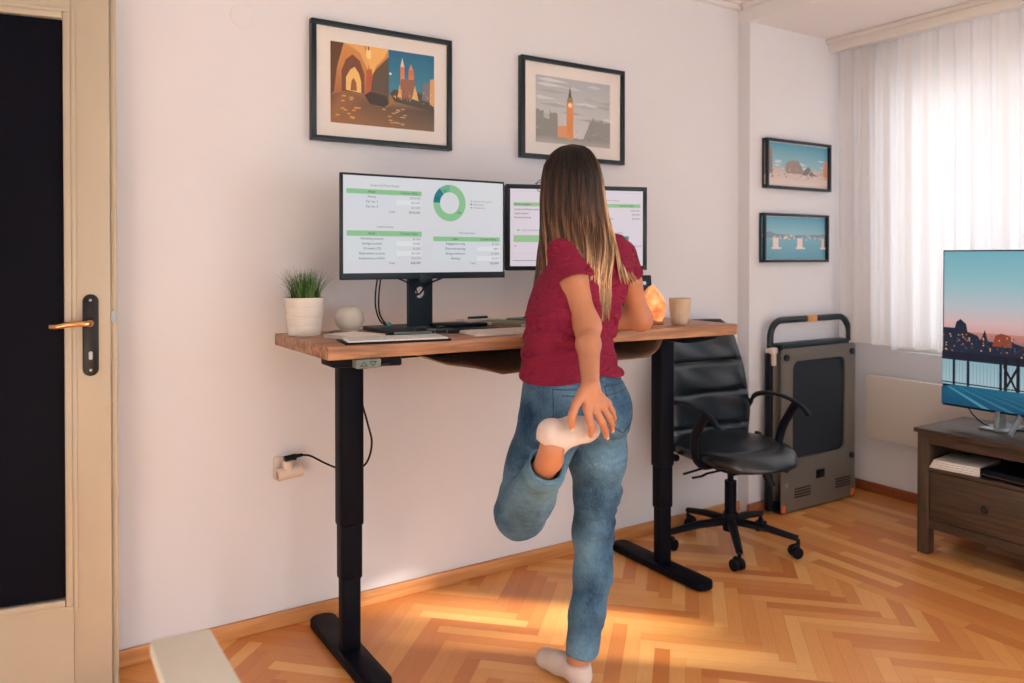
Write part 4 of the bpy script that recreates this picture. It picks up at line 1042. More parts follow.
MB().box((.01, -.03, .118), (D_-.01, -.012, ht-.02)).box((.01, -CL+.012, .118), (D_-.01, -CL+.03, ht-.02)).box((.02, -CL+.03, .372), (D_-.02, -.03, .386)).box((.02, -CL+.03, .12), (D_-.02, -.03, .135)).box((D_-.02, -CL+.03, .12), (D_-.012, -.03, ht-.02)).build('carcass', M['dark_wood'], cab)
nd = 3; wd = (CL-.1)/nd
for k in range(nd):
    y1_ = -.05-k*wd; y0_ = y1_-wd
    dr = MB().box((.006, y0_+.003, .161), (.022, y1_-.003, .369), .0015).box((.022, y0_+.01, .165), (.34, y0_+.02, .34)).box((.022, y1_-.02, .165), (.34, y1_-.01, .34)).build('drawer', M['dark_wood'], cab)
    MB().lathe([(0, 0), (.006, 0), (.006, .012), (.014, .018), (.0165, .024), (.013, .029), (0, .031)], 20, M=Matrix.Translation((.006, (y0_+y1_)/2, .268)) @ Matrix.Rotation(-PI/2, 4, 'Y')).build('knob', mat('dark_knob', (40, 36, 36), .4, .3) if k == 0 else bpy.data.materials['dark_knob'], dr)
for k in (1, 2): MB().box((.02, -.05-k*wd-.008, .386), (D_-.02, -.05-k*wd+.008, ht-.02)).build('shelf_divider', M['dark_wood'], cab)
mg = empty('magazine_stack', (3.475, -.965, .388), .12); tag(mg, 'stack of white magazines in the open shelf of the television cabinet', 'magazines')
for k in range(4): MB().box((-.075+.003*k, -.10, .009*k), (.17, .10-.004*k, .009*(k+1)-.0006), .002).build('magazine', M['paper'], mg)
md = empty('media_box', (3.53, -1.20, .388), -.1); tag(md, 'flat black media player in the open shelf beside the magazines', 'media player')
MB().box((-.12, -.11, .004), (.13, .12, .036), .004).box((-.1, -.09, 0), (.1, .1, .005)).build('casing', M['black'], md); MB().box((-.1215, -.10, .012), (-.119, .11, .015)).build('silver_line', M['steel'], md)

tv = empty('television', (3.6, -1.44, ht), 0); tag(tv, 'flat black television showing a city pier at sunset on the cabinet', 'television')
TW, TZ0, TZ1 = 1.25, .078, .786
MB().box((0, -TW/2, TZ0), (.012, TW/2, TZ1), .003).box((.01, -TW/2+.12, TZ0+.04), (.05, TW/2-.12, TZ0+.42), .012).build('casing', M['black'], tv)
A = Art(TW-.012, TZ1-TZ0-.018)
sk = [(0, (124, 188, 202)), (.2, (156, 200, 208)), (.36, (198, 202, 208)), (.46, (226, 190, 188)), (.53, (220, 168, 166))]
for (a, ca), (b_, cb_) in zip(sk, sk[1:]): A.rect(0, a, 1, b_, ca, cb_)
A.rect(0, .52, 1, .63, (210, 140, 126), (120, 90, 100))
A.poly([(0, .50), (.04, .5), (.045, .46), (.06, .44), (.08, .47), (.085, .52), (.12, .54), (.13, .57), (.145, .5), (.155, .57), (.2, .58), (.22, .56), (.3, .6), (.6, .6), (1, .56), (1, .68), (0, .68)], (34, 44, 64))
A.poly([(.175, .56), (.18, .53), (.2, .515), (.23, .53), (.235, .6), (.17, .6)], (150, 72, 50))
for (a, b_, c, d_) in ((.24, .635, .31, .53), (.31, .53, .36, .5), (.36, .5, .44, .6), (.44, .6, .52, .5), (.52, .5, .62, .62)):
    A.poly([(a, b_), (c, d_), (c, d_+.012), (a, b_+.012)], (70, 50, 56))
rt = random.Random(9)
for k in range(320):
    x = rt.random(); y = .53+.12*rt.random(); A.rect(x, y, x+.004, y+.008, rt.choice([(250, 190, 110), (232, 120, 60), (90, 110, 130), (60, 80, 100), (24, 30, 48)]))
A.rect(0, .655, 1, .72, (30, 34, 50)); A.rect(0, .70, 1, .87, (150, 186, 198), (176, 204, 212))
for k in range(80): A.rect(.012*k+.002, .72, .012*k+.0035, .86, (110, 140, 156))
A.rect(0, .695, 1, .707, (30, 46, 60)); A.rect(0, .852, 1, .86, (30, 46, 60))
for x in (.04, .09, .20, .31, .45, .6, .8): A.rect(x, .69, x+.009, .88, (24, 34, 48))
for x in (.215, .255): A.rect(x, .66, x+.011, .87, (26, 26, 36))
A.poly([(.215, .7), (.26, .86), (.255, .87), (.212, .72)], (26, 26, 36)); A.poly([(.26, .7), (.215, .86), (.22, .87), (.264, .72)], (26, 26, 36))
A.poly([(0, .89), (.04, .87), (1, .855), (1, 1), (0, 1)], (24, 96, 128), [(20, 84, 116), (30, 104, 136), (34, 110, 140), (16, 70, 104), (18, 76, 110)])
for k in range(10): A.poly([(.02+.04*k, .885-.001*k), (.032+.04*k, .885-.001*k), (.17+.085*k, .998), (.145+.085*k, .998)], rt.choice([(52, 124, 150), (80, 150, 172), (40, 112, 140)]))
so = A.build('screen', M['tvscreen'], tv); so.rotation_euler = (0, 0, -PI/2); so.location = (-.0008, 0, (TZ0+TZ1)/2+.003)
MB().box((-.03, .34, .001), (.17, .45, .012), .003).prism([(-.02, 0), (.06, 0), (.045, .10), (.0, .10)], .375, .395, .002, M=Matrix.Rotation(PI/2, 4, 'X') @ Matrix.Scale(-1, 4, (0, 0, 1))).build('stand_foot', M['silver'], tv)
MB().tube([(.03, .30, .10), (-.02, .30, .05), (-.10, .29, .008)], [.010, .010, .008], 8, flat=1.4).tube([(.03, .30, .10), (.07, .30, .05), (.14, .30, .01)], [.010, .010, .008], 8, flat=1.4).build('stand_leg', M['silver'], tv)
MB().tube([(.03, -.30, .10), (-.02, -.30, .05), (-.10, -.31, .008)], [.010, .010, .008], 8, flat=1.4).tube([(.03, -.30, .10), (.07, -.30, .05), (.14, -.30, .01)], [.010, .010, .008], 8, flat=1.4).build('stand_leg', M['silver'], tv)
tag(MB().tube([(3.64, -.90, .68), (3.62, -.93, .62), (3.62, -.99, .572), (3.64, -1.06, .561), (3.68, -1.15, .560)], .003, 8, smooth=6).build('television_cable', M['black']), 'thin dark cable drooping behind the lower edge of the television', 'cable')

# white foreground armrest of a chair near the camera
ac = empty('white_chair', (.23, -1.62, 0), 0); tag(ac, 'out-of-focus white chair arm in the bottom left foreground', 'chair')
wp = mat('white_lacquer', (222, 220, 208), .45, noise_amt=.02)
MB().prism([(-.046, .205), (.046, .195), (.052, -.30), (-.052, -.30)][::-1], .672, .70, .008).build('armrest', wp, ac)
MB().box((-.025, .13, .003), (.02, .175, .675), .004).build('leg', wp, ac)
MB().box((-.025, -.29, .003), (.02, -.245, .70), .004).build('leg', wp, ac)
MB().box((-.018, -.25, .36), (.012, .135, .41), .004).build('seat_rail', wp, ac)
# ------------------------------------------------------------------ person
SK = mat('skin', (194, 132, 100), .42, noise_amt=.09, scale=16, bump=.15, bscale=350, sss=.06, spec=.45)
SOCK = mat('sock_cotton', (214, 200, 194), .9, noise_amt=.05, scale=40, bump=.3, bscale=600)
# denim with worn patches
DEN, nt, b = newmat('washed_denim'); L = nt.links.new
tc = N(nt, 'ShaderNodeTexCoord')
nz = N(nt, 'ShaderNodeTexNoise'); nz.inputs['Scale'].default_value = 5.5; nz.inputs['Detail'].default_value = 5; L(tc.outputs['Object'], nz.inputs['Vector'])
mp = N(nt, 'ShaderNodeMapping'); mp.inputs['Scale'].default_value = (260, 260, 60); L(tc.outputs['Object'], mp.inputs['Vector'])
n2 = N(nt, 'ShaderNodeTexNoise'); n2.inputs['Scale'].default_value = 1; n2.inputs['Detail'].default_value = 3; L(mp.outputs[0], n2.inputs['Vector'])
cr = N(nt, 'ShaderNodeValToRGB'); cr.color_ramp.elements[0].position = .30; cr.color_ramp.elements[0].color = lin((26, 60, 94)); cr.color_ramp.elements[1].position = .70; cr.color_ramp.elements[1].color = lin((110, 152, 180))
ad = N(nt, 'ShaderNodeMath', operation='MULTIPLY_ADD'); ad.inputs[1].default_value = .22; L(n2.outputs[0], ad.inputs[0]); L(nz.outputs[0], ad.inputs[2])
sb = N(nt, 'ShaderNodeMath', operation='SUBTRACT'); sb.inputs[1].default_value = .11; L(ad.outputs[0], sb.inputs[0]); L(sb.outputs[0], cr.inputs[0]); L(cr.outputs[0], b.inputs['Base Color'])
b.inputs['Roughness'].default_value = .85; b.inputs['Specular IOR Level'].default_value = .2
bp = N(nt, 'ShaderNodeBump'); bp.inputs['Strength'].default_value = .25; bp.inputs['Distance'].default_value = .0015; L(n2.outputs[0], bp.inputs['Height'])
mpw = N(nt, 'ShaderNodeMapping'); mpw.inputs['Scale'].default_value = (16, 16, 34); mpw.inputs['Rotation'].default_value = (.2, .35, 0); L(tc.outputs['Object'], mpw.inputs['Vector'])
nw = N(nt, 'ShaderNodeTexNoise'); nw.inputs['Scale'].default_value = 1; nw.inputs['Detail'].default_value = 2; nw.inputs['Distortion'].default_value = 1.5; L(mpw.outputs[0], nw.inputs['Vector'])
bw = N(nt, 'ShaderNodeBump'); bw.inputs['Strength'].default_value = .7; bw.inputs['Distance'].default_value = .014; L(nw.outputs[0], bw.inputs['Height']); L(bp.outputs[0], bw.inputs['Normal']); L(bw.outputs[0], b.inputs['Normal'])
TEE = mat('maroon_jersey', (134, 32, 62), .85, noise_amt=.07, scale=12, bump=.2, bscale=500, spec=.2)
nt = TEE.node_tree; L = nt.links.new; b = nt.nodes['Principled BSDF']
tc = N(nt, 'ShaderNodeTexCoord'); mpw = N(nt, 'ShaderNodeMapping'); mpw.inputs['Scale'].default_value = (14, 14, 30); mpw.inputs['Rotation'].default_value = (.3, .5, 0); L(tc.outputs['Object'], mpw.inputs['Vector'])
nw = N(nt, 'ShaderNodeTexNoise'); nw.inputs['Scale'].default_value = 1; nw.inputs['Detail'].default_value = 2; nw.inputs['Distortion'].default_value = 2.0; L(mpw.outputs[0], nw.inputs['Vector'])
bw = N(nt, 'ShaderNodeBump'); bw.inputs['Strength'].default_value = .9; bw.inputs['Distance'].default_value = .02; L(nw.outputs[0], bw.inputs['Height']); L(bw.outputs[0], b.inputs['Normal'])

per = empty('person', (1.47, -.84, 0)); tag(per, 'person in maroon t-shirt and blue jeans standing on one leg, holding the other foot behind', 'person')
def fix(o): o.parent = per; o.matrix_parent_inverse = Matrix.Translation(per.location).inverted(); return o

head = np.array((1.530, -.740, 1.545)); hr = math.radians(3)   # looks towards +y, a little left
def HL(p):  # world -> head frame (x right, y forward, z up)
    q = P_sub(p); return q
def head_sdf(P):
    c, s = math.cos(hr), math.sin(hr); q = P-head.astype(np.float32)
    u = q[:, 0]*c+q[:, 1]*s; v = -q[:, 0]*s+q[:, 1]*c; Q = np.stack([u, v, q[:, 2]], 1)
    d = ellip(Q, (0, -.012, .022), (.071, .092, .092))
    d = smin(d, ellip(Q, (0, .028, -.035), (.055, .062, .075)), .03)
    d = smin(d, ellip(Q, (0, .070, -.088), (.022, .020, .018)), .03)      # chin
    d = smin(d, rcone(Q, (0, .086, .015), (0, .106, -.026), .007, .011), .012)  # nose
    d = smin(d, ellip(Q, (0, .096, -.034), (.017, .008, .011)), .008)
    for sx in (-1, 1):
        d = smax(d, -ellip(Q, (sx*.031, .096, .012), (.017, .013, .011)), .012)
        d = smin(d, ellip(Q, (sx*.031, .078, .010), (.0135, .0125, .0125)), .004)
        d = smin(d, ellip(Q, (sx*.045, .062, -.02), (.018, .02, .018)), .02)
        e = ellip(Q, (sx*.075, -.004, -.005), (.010, .017, .030)); e = smax(e, -ellip(Q, (sx*.083, .0, -.003), (.006, .010, .019)), .006)
        d = smin(d, e, .006)
    d = smin(d, ellip(Q, (0, .087, -.056), (.022, .010, .006)), .006)
    d = smin(d, ellip(Q, (0, .085, -.066), (.019, .010, .006)), .006)
    d = smax(d, -ellip(Q, (0, .1, -.061), (.024, .008, .0012)), .003)
    return d
shL = (1.462, -.800, 1.325); shR = (1.722, -.765, 1.315)
elL = (1.450, -.930, 1.104); wrL = (1.332, -1.095, .955)
elR = (1.836, -.735, 1.094); wrR = (1.680, -.575, 1.098)
F_ = {'i': [(1.311, -1.106, .900), (1.315, -1.116, .862), (1.326, -1.106, .838), (1.340, -1.085, .822)],
      'm': [(1.337, -1.108, .897), (1.355, -1.116, .860), (1.380, -1.100, .830), (1.402, -1.078, .808)],
      'r': [(1.364, -1.104, .901), (1.386, -1.108, .869), (1.410, -1.092, .842), (1.430, -1.068, .822)],
      'p': [(1.389, -1.096, .906), (1.407, -1.096, .881), (1.425, -1.082, .858), (1.437, -1.062, .843)],
      't': [(1.304, -1.098, .942), (1.272, -1.108, .918), (1.259, -1.108, .888), (1.272, -1.090, .850)]}
FR = {'i': (.0120, .0108, .0096, .0082), 'm': (.0120, .0105, .0093, .0079), 'r': (.0116, .0100, .0089, .0075), 'p': (.0106, .0090, .0080, .0068), 't': (.0160, .0125, .0110, .0086)}
def hand_l(P):
    d = None
    for k, ks in (('i', .0), ('m', .0), ('r', .0), ('p', .0)):
        b0 = (wrL[0]+(F_[k][0][0]-1.352)*.25, wrL[1], wrL[2]-.012)
        e = rcone(P, b0, F_[k][0], .0165, .0120)
        d = e if d is None else smin(d, e, .012)
    d = smin(d, rcone(P, wrL, (1.335, -1.09, .93), .0215, .020), .015)
    for k in 'imrp':
        e = chain(P, F_[k], FR[k], .004)
        d = smin(d, e, .004)
        e2 = ellip(P, tuple(np.array(F_[k][0])+(0, -.004, 0)), (.010, .008, .010)); d = smin(d, e2, .006)
    d = smin(d, rcone(P, (1.326, -1.096, .945), F_['t'][0], .017, .0155), .016)
    d = smin(d, chain(P, F_['t'], FR['t'], .004), .006)
    return d
HR = {'i': [(1.628, -.515, 1.088), (1.602, -.487, 1.093), (1.585, -.468, 1.083), (1.575, -.457, 1.072)],
      'm': [(1.615, -.530, 1.088), (1.586, -.508, 1.093), (1.566, -.492, 1.083), (1.555, -.483, 1.072)],
      'r': [(1.612, -.548, 1.087), (1.582, -.530, 1.090), (1.563, -.518, 1.081), (1.552, -.511, 1.071)],
      'p': [(1.615, -.565, 1.083), (1.592, -.553, 1.085), (1.578, -.546, 1.078), (1.569, -.541, 1.070)],
      't': [(1.672, -.535, 1.082), (1.655, -.507, 1.078), (1.637, -.487, 1.074), (1.622, -.476, 1.071)]}
def hand_r(P):
    d = None
    for k in 'imrp':
        e = rcone(P, (wrR[0]-.005, wrR[1]+.0, wrR[2]-.003), HR[k][0], .017, .0115)
        d = e if d is None else smin(d, e, .012)
    for k in 'imrpt': d = smin(d, chain(P, HR[k], FR[k] if k != 't' else (.013, .0105, .0092, .0075), .004), .005)
    return d
TORSO = [(.80, 1.475, -.825, .13, .100, 0), (.86, 1.475, -.828, .145, .108, 0), (.92, 1.472, -.826, .140, .100, 0), (1.00, 1.470, -.815, .132, .092, 3), (1.06, 1.475, -.808, .128, .090, 4),
         (1.14, 1.500, -.795, .140, .100, 6), (1.22, 1.540, -.785, .152, .106, 8), (1.29, 1.580, -.780, .150, .096, 8), (1.34, 1.598, -.782, .120, .070, 8), (1.37, 1.595, -.785, .070, .055, 8)]
def body_sdf(P):
    d = column(P, TORSO)
    d = smin(d, rcone(P, (1.590, -.785, 1.34), (1.548, -.752, 1.46), .056, .050), .04)
    d = smin(d, rcone(P, (1.5, -.785, 1.325), (1.675, -.77, 1.32), .052, .050), .04)
    d = smin(d, head_sdf(P), .02)
    for s, e, w in ((shL, elL, wrL), (shR, elR, wrR)):
        mid = tuple((np.array(s)*.6+np.array(e)*.4)); fm_ = tuple(np.array(e)*.68+np.array(w)*.32)
        a = chain(P, [s, mid, e], [.045, .040, .0350], .02)
        a = smin(a, chain(P, [e, fm_, w], [.0350, .0340, .0240], .02), .035)
        d = smin(d, a, .015)
    # elbow point
    d = smin(d, ellip(P, (1.449, -.944, 1.098), (.014, .014, .018)), .02)
    d = smin(d, hand_l(P), .014); d = smin(d, hand_r(P), .014)
    # legs (mostly inside the jeans)
    d = smin(d, chain(P, [(1.56, -.83, .84), (1.570, -.82, .62), (1.572, -.80, .42)], [.060, .055, .042], .03), .03)
    d = smin(d, chain(P, [(1.572, -.80, .42), (1.540, -.842, .29), (1.476, -.868, .10), (1.462, -.868, .055)], [.042, .042, .033, .033], .02), .02)
    d = smin(d, chain(P, [(1.39, -.83, .84), (1.35, -.79, .68), (1.316, -.755, .515)], [.060, .056, .044], .03), .03)
    d = smin(d, chain(P, [(1.316, -.755, .515), (1.292, -.86, .615), (1.253, -1.015, .752), (1.245, -1.035, .785)], [.044, .042, .0335, .034], .02), .02)
    # feet inside socks
    d = smin(d, chain(P, [(1.455, -.875, .045), (1.446, -.78, .03), (1.440, -.74, .024)], [.030, .024, .015], .02), .015)
    d = smin(d, chain(P, [(1.250, -1.035, .80), (1.32, -1.03, .825), (1.40, -1.022, .808)], [.030, .026, .018], .02), .015)
    return d
body = fix(sdf_object('body', body_sdf, (1.18, -1.16, .0), (1.96, -.42, 1.70), .0036, SK, smooth=1))

# t-shirt
rs = random.Random(11)
arcs = []
for k in range(46):      # bunched folds round the waist
    z = rs.uniform(.965, 1.13); a = rs.uniform(0, 2*PI); da = rs.uniform(.5, 1.3); dz = rs.uniform(-.035, .04)
    arcs.append(([(1.472+.156*math.cos(a+da*t), -.815+.113*math.sin(a+da*t), z+dz*t+.006*math.sin(t*5)) for t in (0, .25, .5, .75, 1)], *((rs.uniform(.009, .013), rs.uniform(.010, .016)) if k % 2 else (rs.uniform(.005, .008), -rs.uniform(.008, .012)))))
for k in range(22):      # soft pulls over the back and shoulder blades
    x = rs.uniform(1.44, 1.68); z = rs.uniform(1.12, 1.30); dx = rs.uniform(-.08, .05); h_ = rs.uniform(.07, .13)
    arcs.append(([(x+dx*t, -.90, z-h_*t) for t in (0, .33, .66, 1)], *((rs.uniform(.010, .016), rs.uniform(.007, .012)) if k % 2 else (rs.uniform(.006, .009), -rs.uniform(.006, .010)))))
for k in range(6):       # creases radiating from the left armpit
    arcs.append(([(1.47+.02*k, -.875, 1.27-.01*k), (1.44+.035*k, -.88, 1.20-.01*k), (1.42+.05*k, -.88, 1.12)], .008, .011))
for k in range(5):       # sleeve creases
    arcs.append(([(1.455+.012*k, -.87, 1.30), (1.45+.01*k, -.88, 1.26-.008*k), (1.42, -.87, 1.235)], .006, rs.choice([.003, -.003])))
SHT = [(.90, 1.470, -.828, .178, .131, 0), (.945, 1.470, -.828, .174, .128, 0), (.98, 1.468, -.822, .160, .117, 2), (1.03, 1.468, -.812, .152, .108, 4), (1.09, 1.484, -.804, .152, .108, 5),
       (1.15, 1.503, -.792, .158, .116, 6), (1.22, 1.545, -.780, .166, .124, 8), (1.29, 1.586, -.780, .160, .106, 8), (1.345, 1.600, -.783, .130, .080, 8), (1.375, 1.60, -.785, .090, .066, 8)]
def plane(P, p, n):
    n = np.array(n, float); n /= np.linalg.norm(n); return (P-np.array(p, np.float32))@n.astype(np.float32)
uL = (np.array(elL)-np.array(shL)); uL /= np.linalg.norm(uL); cL = np.array(shL)+uL*.108+np.array((0, 0, .0))
uR = (np.array(elR)-np.array(shR)); uR /= np.linalg.norm(uR); cR = np.array(shR)+uR*.085
def shirt_base(P):
    d = column(P, SHT)
    d = smin(d, rcone(P, (1.50, -.785, 1.328), (1.675, -.77, 1.325), .058, .056), .04)
    d = smin(d, rcone(P, (1.50, -.72, 1.20), (1.50, -.715, 1.195), .060, .055), .05)
    d = smin(d, rcone(P, (1.61, -.70, 1.20), (1.61, -.695, 1.195), .055, .05), .05)
    for s, u, r0, r1, L_ in ((shL, uL, .058, .0585, .16), (shR, uR, .052, .056, .16)):
        e = rcone(P, s, tuple(np.array(s)+u*L_), r0, r1)
        d = smin(d, e, .02)
    return d
SF = [(project(q, shirt_base), w_, a_) for q, w_, a_ in arcs]
def shirt_sdf(P):
    d = shirt_base(P)
    d = d+creases(P, SF)+.0018*wob(P, 22, 3)
    # hem, rising slightly at the left
    hem = .944+.008*np.sin(P[:, 0]*26+P[:, 1]*19)-.10*(P[:, 0]-1.47)*-1*.35
    d = smax(d, hem-P[:, 2], .004)
    # sleeve ends with open cuffs
    for s, u, c, rin in ((shL, uL, cL, .0515), (shR, uR, cR, .0495)):
        near = rcone(P, tuple(c+u*.02), tuple(c+u*.14), .085, .085)
        cut = smax(near, -plane(P, c, u), .001)
        side = np.linalg.norm(P-np.array(c+u*.06, np.float32), axis=1)-.12
        cut = np.maximum(cut, side)
        # only the tube region of this arm, not the trunk
        trunk = column(P, SHT)
        cut = np.maximum(cut, -(trunk+.002))
        d = smax(d, -cut, .003)
        tube = np.maximum(rcone(P, tuple(c-u*.05), tuple(c+u*.06), rin-.002, rin), -(trunk+.006))
        d = smax(d, -tube, .002)
    d = smax(d, -rcone(P, (1.585, -.775, 1.365), (1.55, -.75, 1.46), .064, .075), .006)
    return d
fix(sdf_object('t_shirt', shirt_sdf, (1.25, -.99, .90), (1.88, -.60, 1.42), .0036, TEE, smooth=1))

# jeans
JH = [(.78, 1.475, -.835, .160, .128, 0), (.82, 1.476, -.836, .176, .138, 0), (.86, 1.476, -.836, .176, .136, 0), (.91, 1.474, -.830, .166, .124, 0), (.965, 1.470, -.824, .150, .108, 0)]
jarc = []
def leg_arc(c, r_0, z, a, da, dz, w_, amp): jarc.append(([(c[0]+r_0*math.cos(a+da*t), c[1]+r_0*math.sin(a+da*t), z+dz*t) for t in (0, .25, .5, .75, 1)], w_, amp))
for k in range(34):     # stacked folds behind the standing knee and down the calf
    z = rs.choice([rs.uniform(.40, .56), rs.uniform(.30, .46), rs.uniform(.12, .3)])
    leg_arc((float(np.interp(z, [.1, .3, .45, .6], [1.484, 1.55, 1.575, 1.58])), -.82 if z > .3 else -.85), .06, z, rs.uniform(PI*.8, 2*PI), rs.uniform(.8, 1.8), rs.uniform(-.05, .03), rs.uniform(.008, .013), rs.choice([1, 1, -1])*rs.uniform(.006, .011))
for k in range(4):      # creases under the seat
    jarc.append(([(1.49, -.95, .745-.026*k), (1.55, -.95, .735-.026*k), (1.63, -.92, .75-.026*k)], .008, -.009))
for k in range(12):     # raised leg, long diagonal pulls
    t = rs.random(); p0 = np.array((1.316, -.76, .50))*(1-t)+np.array((1.262, -.97, .69))*t
    a = rs.uniform(0, 2*PI); o_ = np.array((math.cos(a)*.06, math.sin(a)*.04, math.sin(a)*.05)); e_ = np.array((rs.uniform(-.03, .03), -.03, .05))
    jarc.append(([tuple(p0+o_), tuple(p0+o_+e_*.5), tuple(p0+o_+e_)], .011, rs.choice([-.009, .008])))
for k in range(10):     # lap folds where the raised thigh turns
    z = rs.uniform(.54, .76); jarc.append(([(1.27, -.80, z), (1.30, -.86, z+rs.uniform(-.02, .02)), (1.37, -.88, z+rs.uniform(-.05, .05))], .012, rs.choice([-.010, .008])))
aL = np.array((1.253, -1.015, .752)); kL = np.array((1.316, -.755, .515)); uS = (aL-kL)/np.linalg.norm(aL-kL); cS = kL+uS*.325
def jeans_base(P):
    d = column(P, JH)
    d = smin(d, ellip(P, (1.552, -.868, .815), (.090, .090, .105)), .035)
    d = smin(d, ellip(P, (1.392, -.868, .825), (.092, .088, .100)), .035)
    d = smax(d, -rcone(P, (1.474, -1.0, .86), (1.474, -.985, .78), .012, .02), .045)
    rl = chain(P, [(1.560, -.832, .80), (1.572, -.826, .68), (1.582, -.812, .55), (1.574, -.800, .43), (1.552, -.832, .31), (1.512, -.850, .20), (1.482, -.864, .085)],
               [.098, .090, .0700, .0610, .0570, .0525, .0505], .03)
    ll = chain(P, [(1.388, -.832, .80), (1.355, -.800, .68), (1.318, -.765, .525)], [.100, .088, .080], .03)
    ls = chain(P, [(1.318, -.765, .520), (1.298, -.86, .605), (1.266, -.97, .705), (1.252, -1.01, .760)], [.079, .070, .054, .050], .02)
    d = smin(d, rl, .02)
    d2 = smin(ll, ls, .012)
    d = smin(d, d2, .02)
    return d
JF = [(project(q, jeans_base), w_, a_) for q, w_, a_ in jarc]
def jeans_sdf(P):
    d = jeans_base(P)
    d = d+creases(P, JF)+.0022*wob(P, 16, 8)+.0010*wob(P, 45, 9)
    d = smax(d, .086+.004*np.sin(P[:, 0]*50)-P[:, 2], .004)
    # hollow the hems
    d = smax(d, -rcone(P, (1.474, -.866, .03), (1.494, -.857, .13), .0435, .0435), .002)
    near = np.linalg.norm(P-np.array(cS+uS*.05, np.float32), axis=1)-.105
    d = smax(d, -np.maximum(near, -plane(P, cS+.004, uS)), .003)
    d = smax(d, -rcone(P, tuple(cS-uS*.05), tuple(cS+uS*.05), .043, .046), .002)
    d = smax(d, P[:, 2]-.962, .003)
    return d
jeans = fix(sdf_object('jeans', jeans_sdf, (1.19, -1.09, .05), (1.70, -.64, .98), .0036, DEN, smooth=1))
# stitching on the surface: curves projected along the viewing side of the seat
bmj = bmesh.new(); bmj.from_mesh(jeans.data); bvh = BVHTree.FromBMesh(bmj); bmj.free()
def on_surface(pts, direction, off=.001):
    out = []
    dr_ = Vector(direction).normalized()
    for p in pts:
        h_ = bvh.ray_cast(Vector(p)-dr_*.6, dr_)
        if h_[0] is not None: out.append(h_[0]-dr_*off)
    return out
def dense(pts, k=10):
    o_ = []
    for a, c in zip(pts, pts[1:]):
        for j in range(k): o_.append(Vector(a).lerp(Vector(c), j/k))
    o_.append(Vector(pts[-1])); return o_
seam = mat('dark_thread', (34, 46, 66), .8)
mbp = {}
back = (.35, .94, 0)
R_pocket = [(1.500, -.95, .922), (1.625, -.90, .922), (1.640, -.90, .815), (1.575, -.93, .775), (1.515, -.95, .81), (1.500, -.95, .922)]
L_pocket = [(1.330, -.93, .922), (1.445, -.95, .918), (1.440, -.95, .81), (1.385, -.95, .785), (1.320, -.93, .815), (1.330, -.93, .922)]
def stitch(name, paths, r=.0012, m=seam):
    mb = MB()
    for p_, dr_ in paths:
        q = on_surface(dense(p_), dr_)
        if len(q) > 2: mb.tube(q, r, 5)
    return fix(mb.build(name, m))
stitch('back_pocket', [(R_pocket, back)]); stitch('back_pocket', [(L_pocket, back)])
stitch('seam', [([(1.473, -1, .93), (1.474, -1, .80)], (0, 1, 0)), ([(1.34, -1, .905), (1.473, -1, .895), (1.62, -1, .905)], (.2, 1, 0))])
stitch('seam', [([(1.7, -.82, .93), (1.7, -.82, .70), (1.7, -.81, .45), (1.7, -.84, .2), (1.7, -.86, .09)], (-1, .15, 0))])
# socks
def ankle_sock(P):
    d = chain(P, [(1.462, -.872, .082), (1.458, -.876, .050)], [.0370, .0375], .02)
    d = smin(d, ellip(P, (1.457, -.893, .036), (.031, .034, .034)), .02)
    d = smin(d, chain(P, [(1.452, -.865, .045), (1.446, -.79, .034), (1.440, -.730, .026), (1.439, -.712, .022)], [.034, .033, .027, .018], .02), .02)
    d = smin(d, ellip(P, (1.444, -.740, .022), (.038, .038, .020)), .015)
    d = smax(d, .003-P[:, 2], .004)
    return smax(d, P[:, 2]-.068-.5*np.maximum(0, P[:, 1]+.85), .003)+.0006*wob(P, 60, 2)
fix(sdf_object('sock', ankle_sock, (1.38, -.95, 0), (1.52, -.65, .12), .003, SOCK))
fn = (np.array((1.253, -1.015, .752))-np.array((1.292, -.86, .615))); fn /= np.linalg.norm(fn)
def held_sock(P):
    d = chain(P, [(1.258, -1.010, .775), (1.255, -1.022, .800)], [.0385, .040], .02)
    d = smin(d, ellip(P, (1.240, -1.034, .835), (.034, .034, .034)), .03)
    d = smin(d, chain(P, [(1.268, -1.026, .815), (1.32, -1.030, .826), (1.370, -1.026, .822), (1.400, -1.016, .816)], [.038, .035, .030, .021], .03), .03)
    c = np.array((1.262, -1.02, .775))
    d = smax(d, -plane(P, c, (.50, -.2, .8)), .003)
    return d+.0008*wob(P, 60, 4)
fix(sdf_object('sock', held_sock, (1.18, -1.10, .72), (1.47, -.95, .90), .003, SOCK))

# ring, bracelet patch, glasses, finger nails
def torus_pts(c, n_, r, k=24):
    n_ = Vector(n_).normalized(); a = n_.orthogonal().normalized(); b_ = n_.cross(a)
    return [Vector(c)+a*r*math.cos(2*PI*i/k)+b_*r*math.sin(2*PI*i/k) for i in range(k+1)]
rd = np.array(F_['r'][1])-np.array(F_['r'][0])
fix(MB().tube(torus_pts(np.array(F_['r'][0])*.45+np.array(F_['r'][1])*.55, rd, .0100), .0013, 6, cap=False).build('finger_ring', M['steel']))
nail = mat('nail', (226, 186, 170), .25, noise_amt=.01)
for k in 'imrpt':
    p, q = Vector(F_[k][3]), Vector(F_[k][2]); dr_ = (p-q).normalized(); out_ = Vector((-.25, -1, -.1)); out_ = (out_-dr_*out_.dot(dr_)).normalized(); sd = dr_.cross(out_)
    R3 = Matrix((sd, dr_, out_)).transposed().to_4x4()
    r = FR[k][3]
    fix(MB().ell((0, 0, 0), (r*.72, r*.95, r*.22), 14, M=Matrix.Translation(p+out_*r*.86+dr_*r*.2) @ R3).build('fingernail', nail))
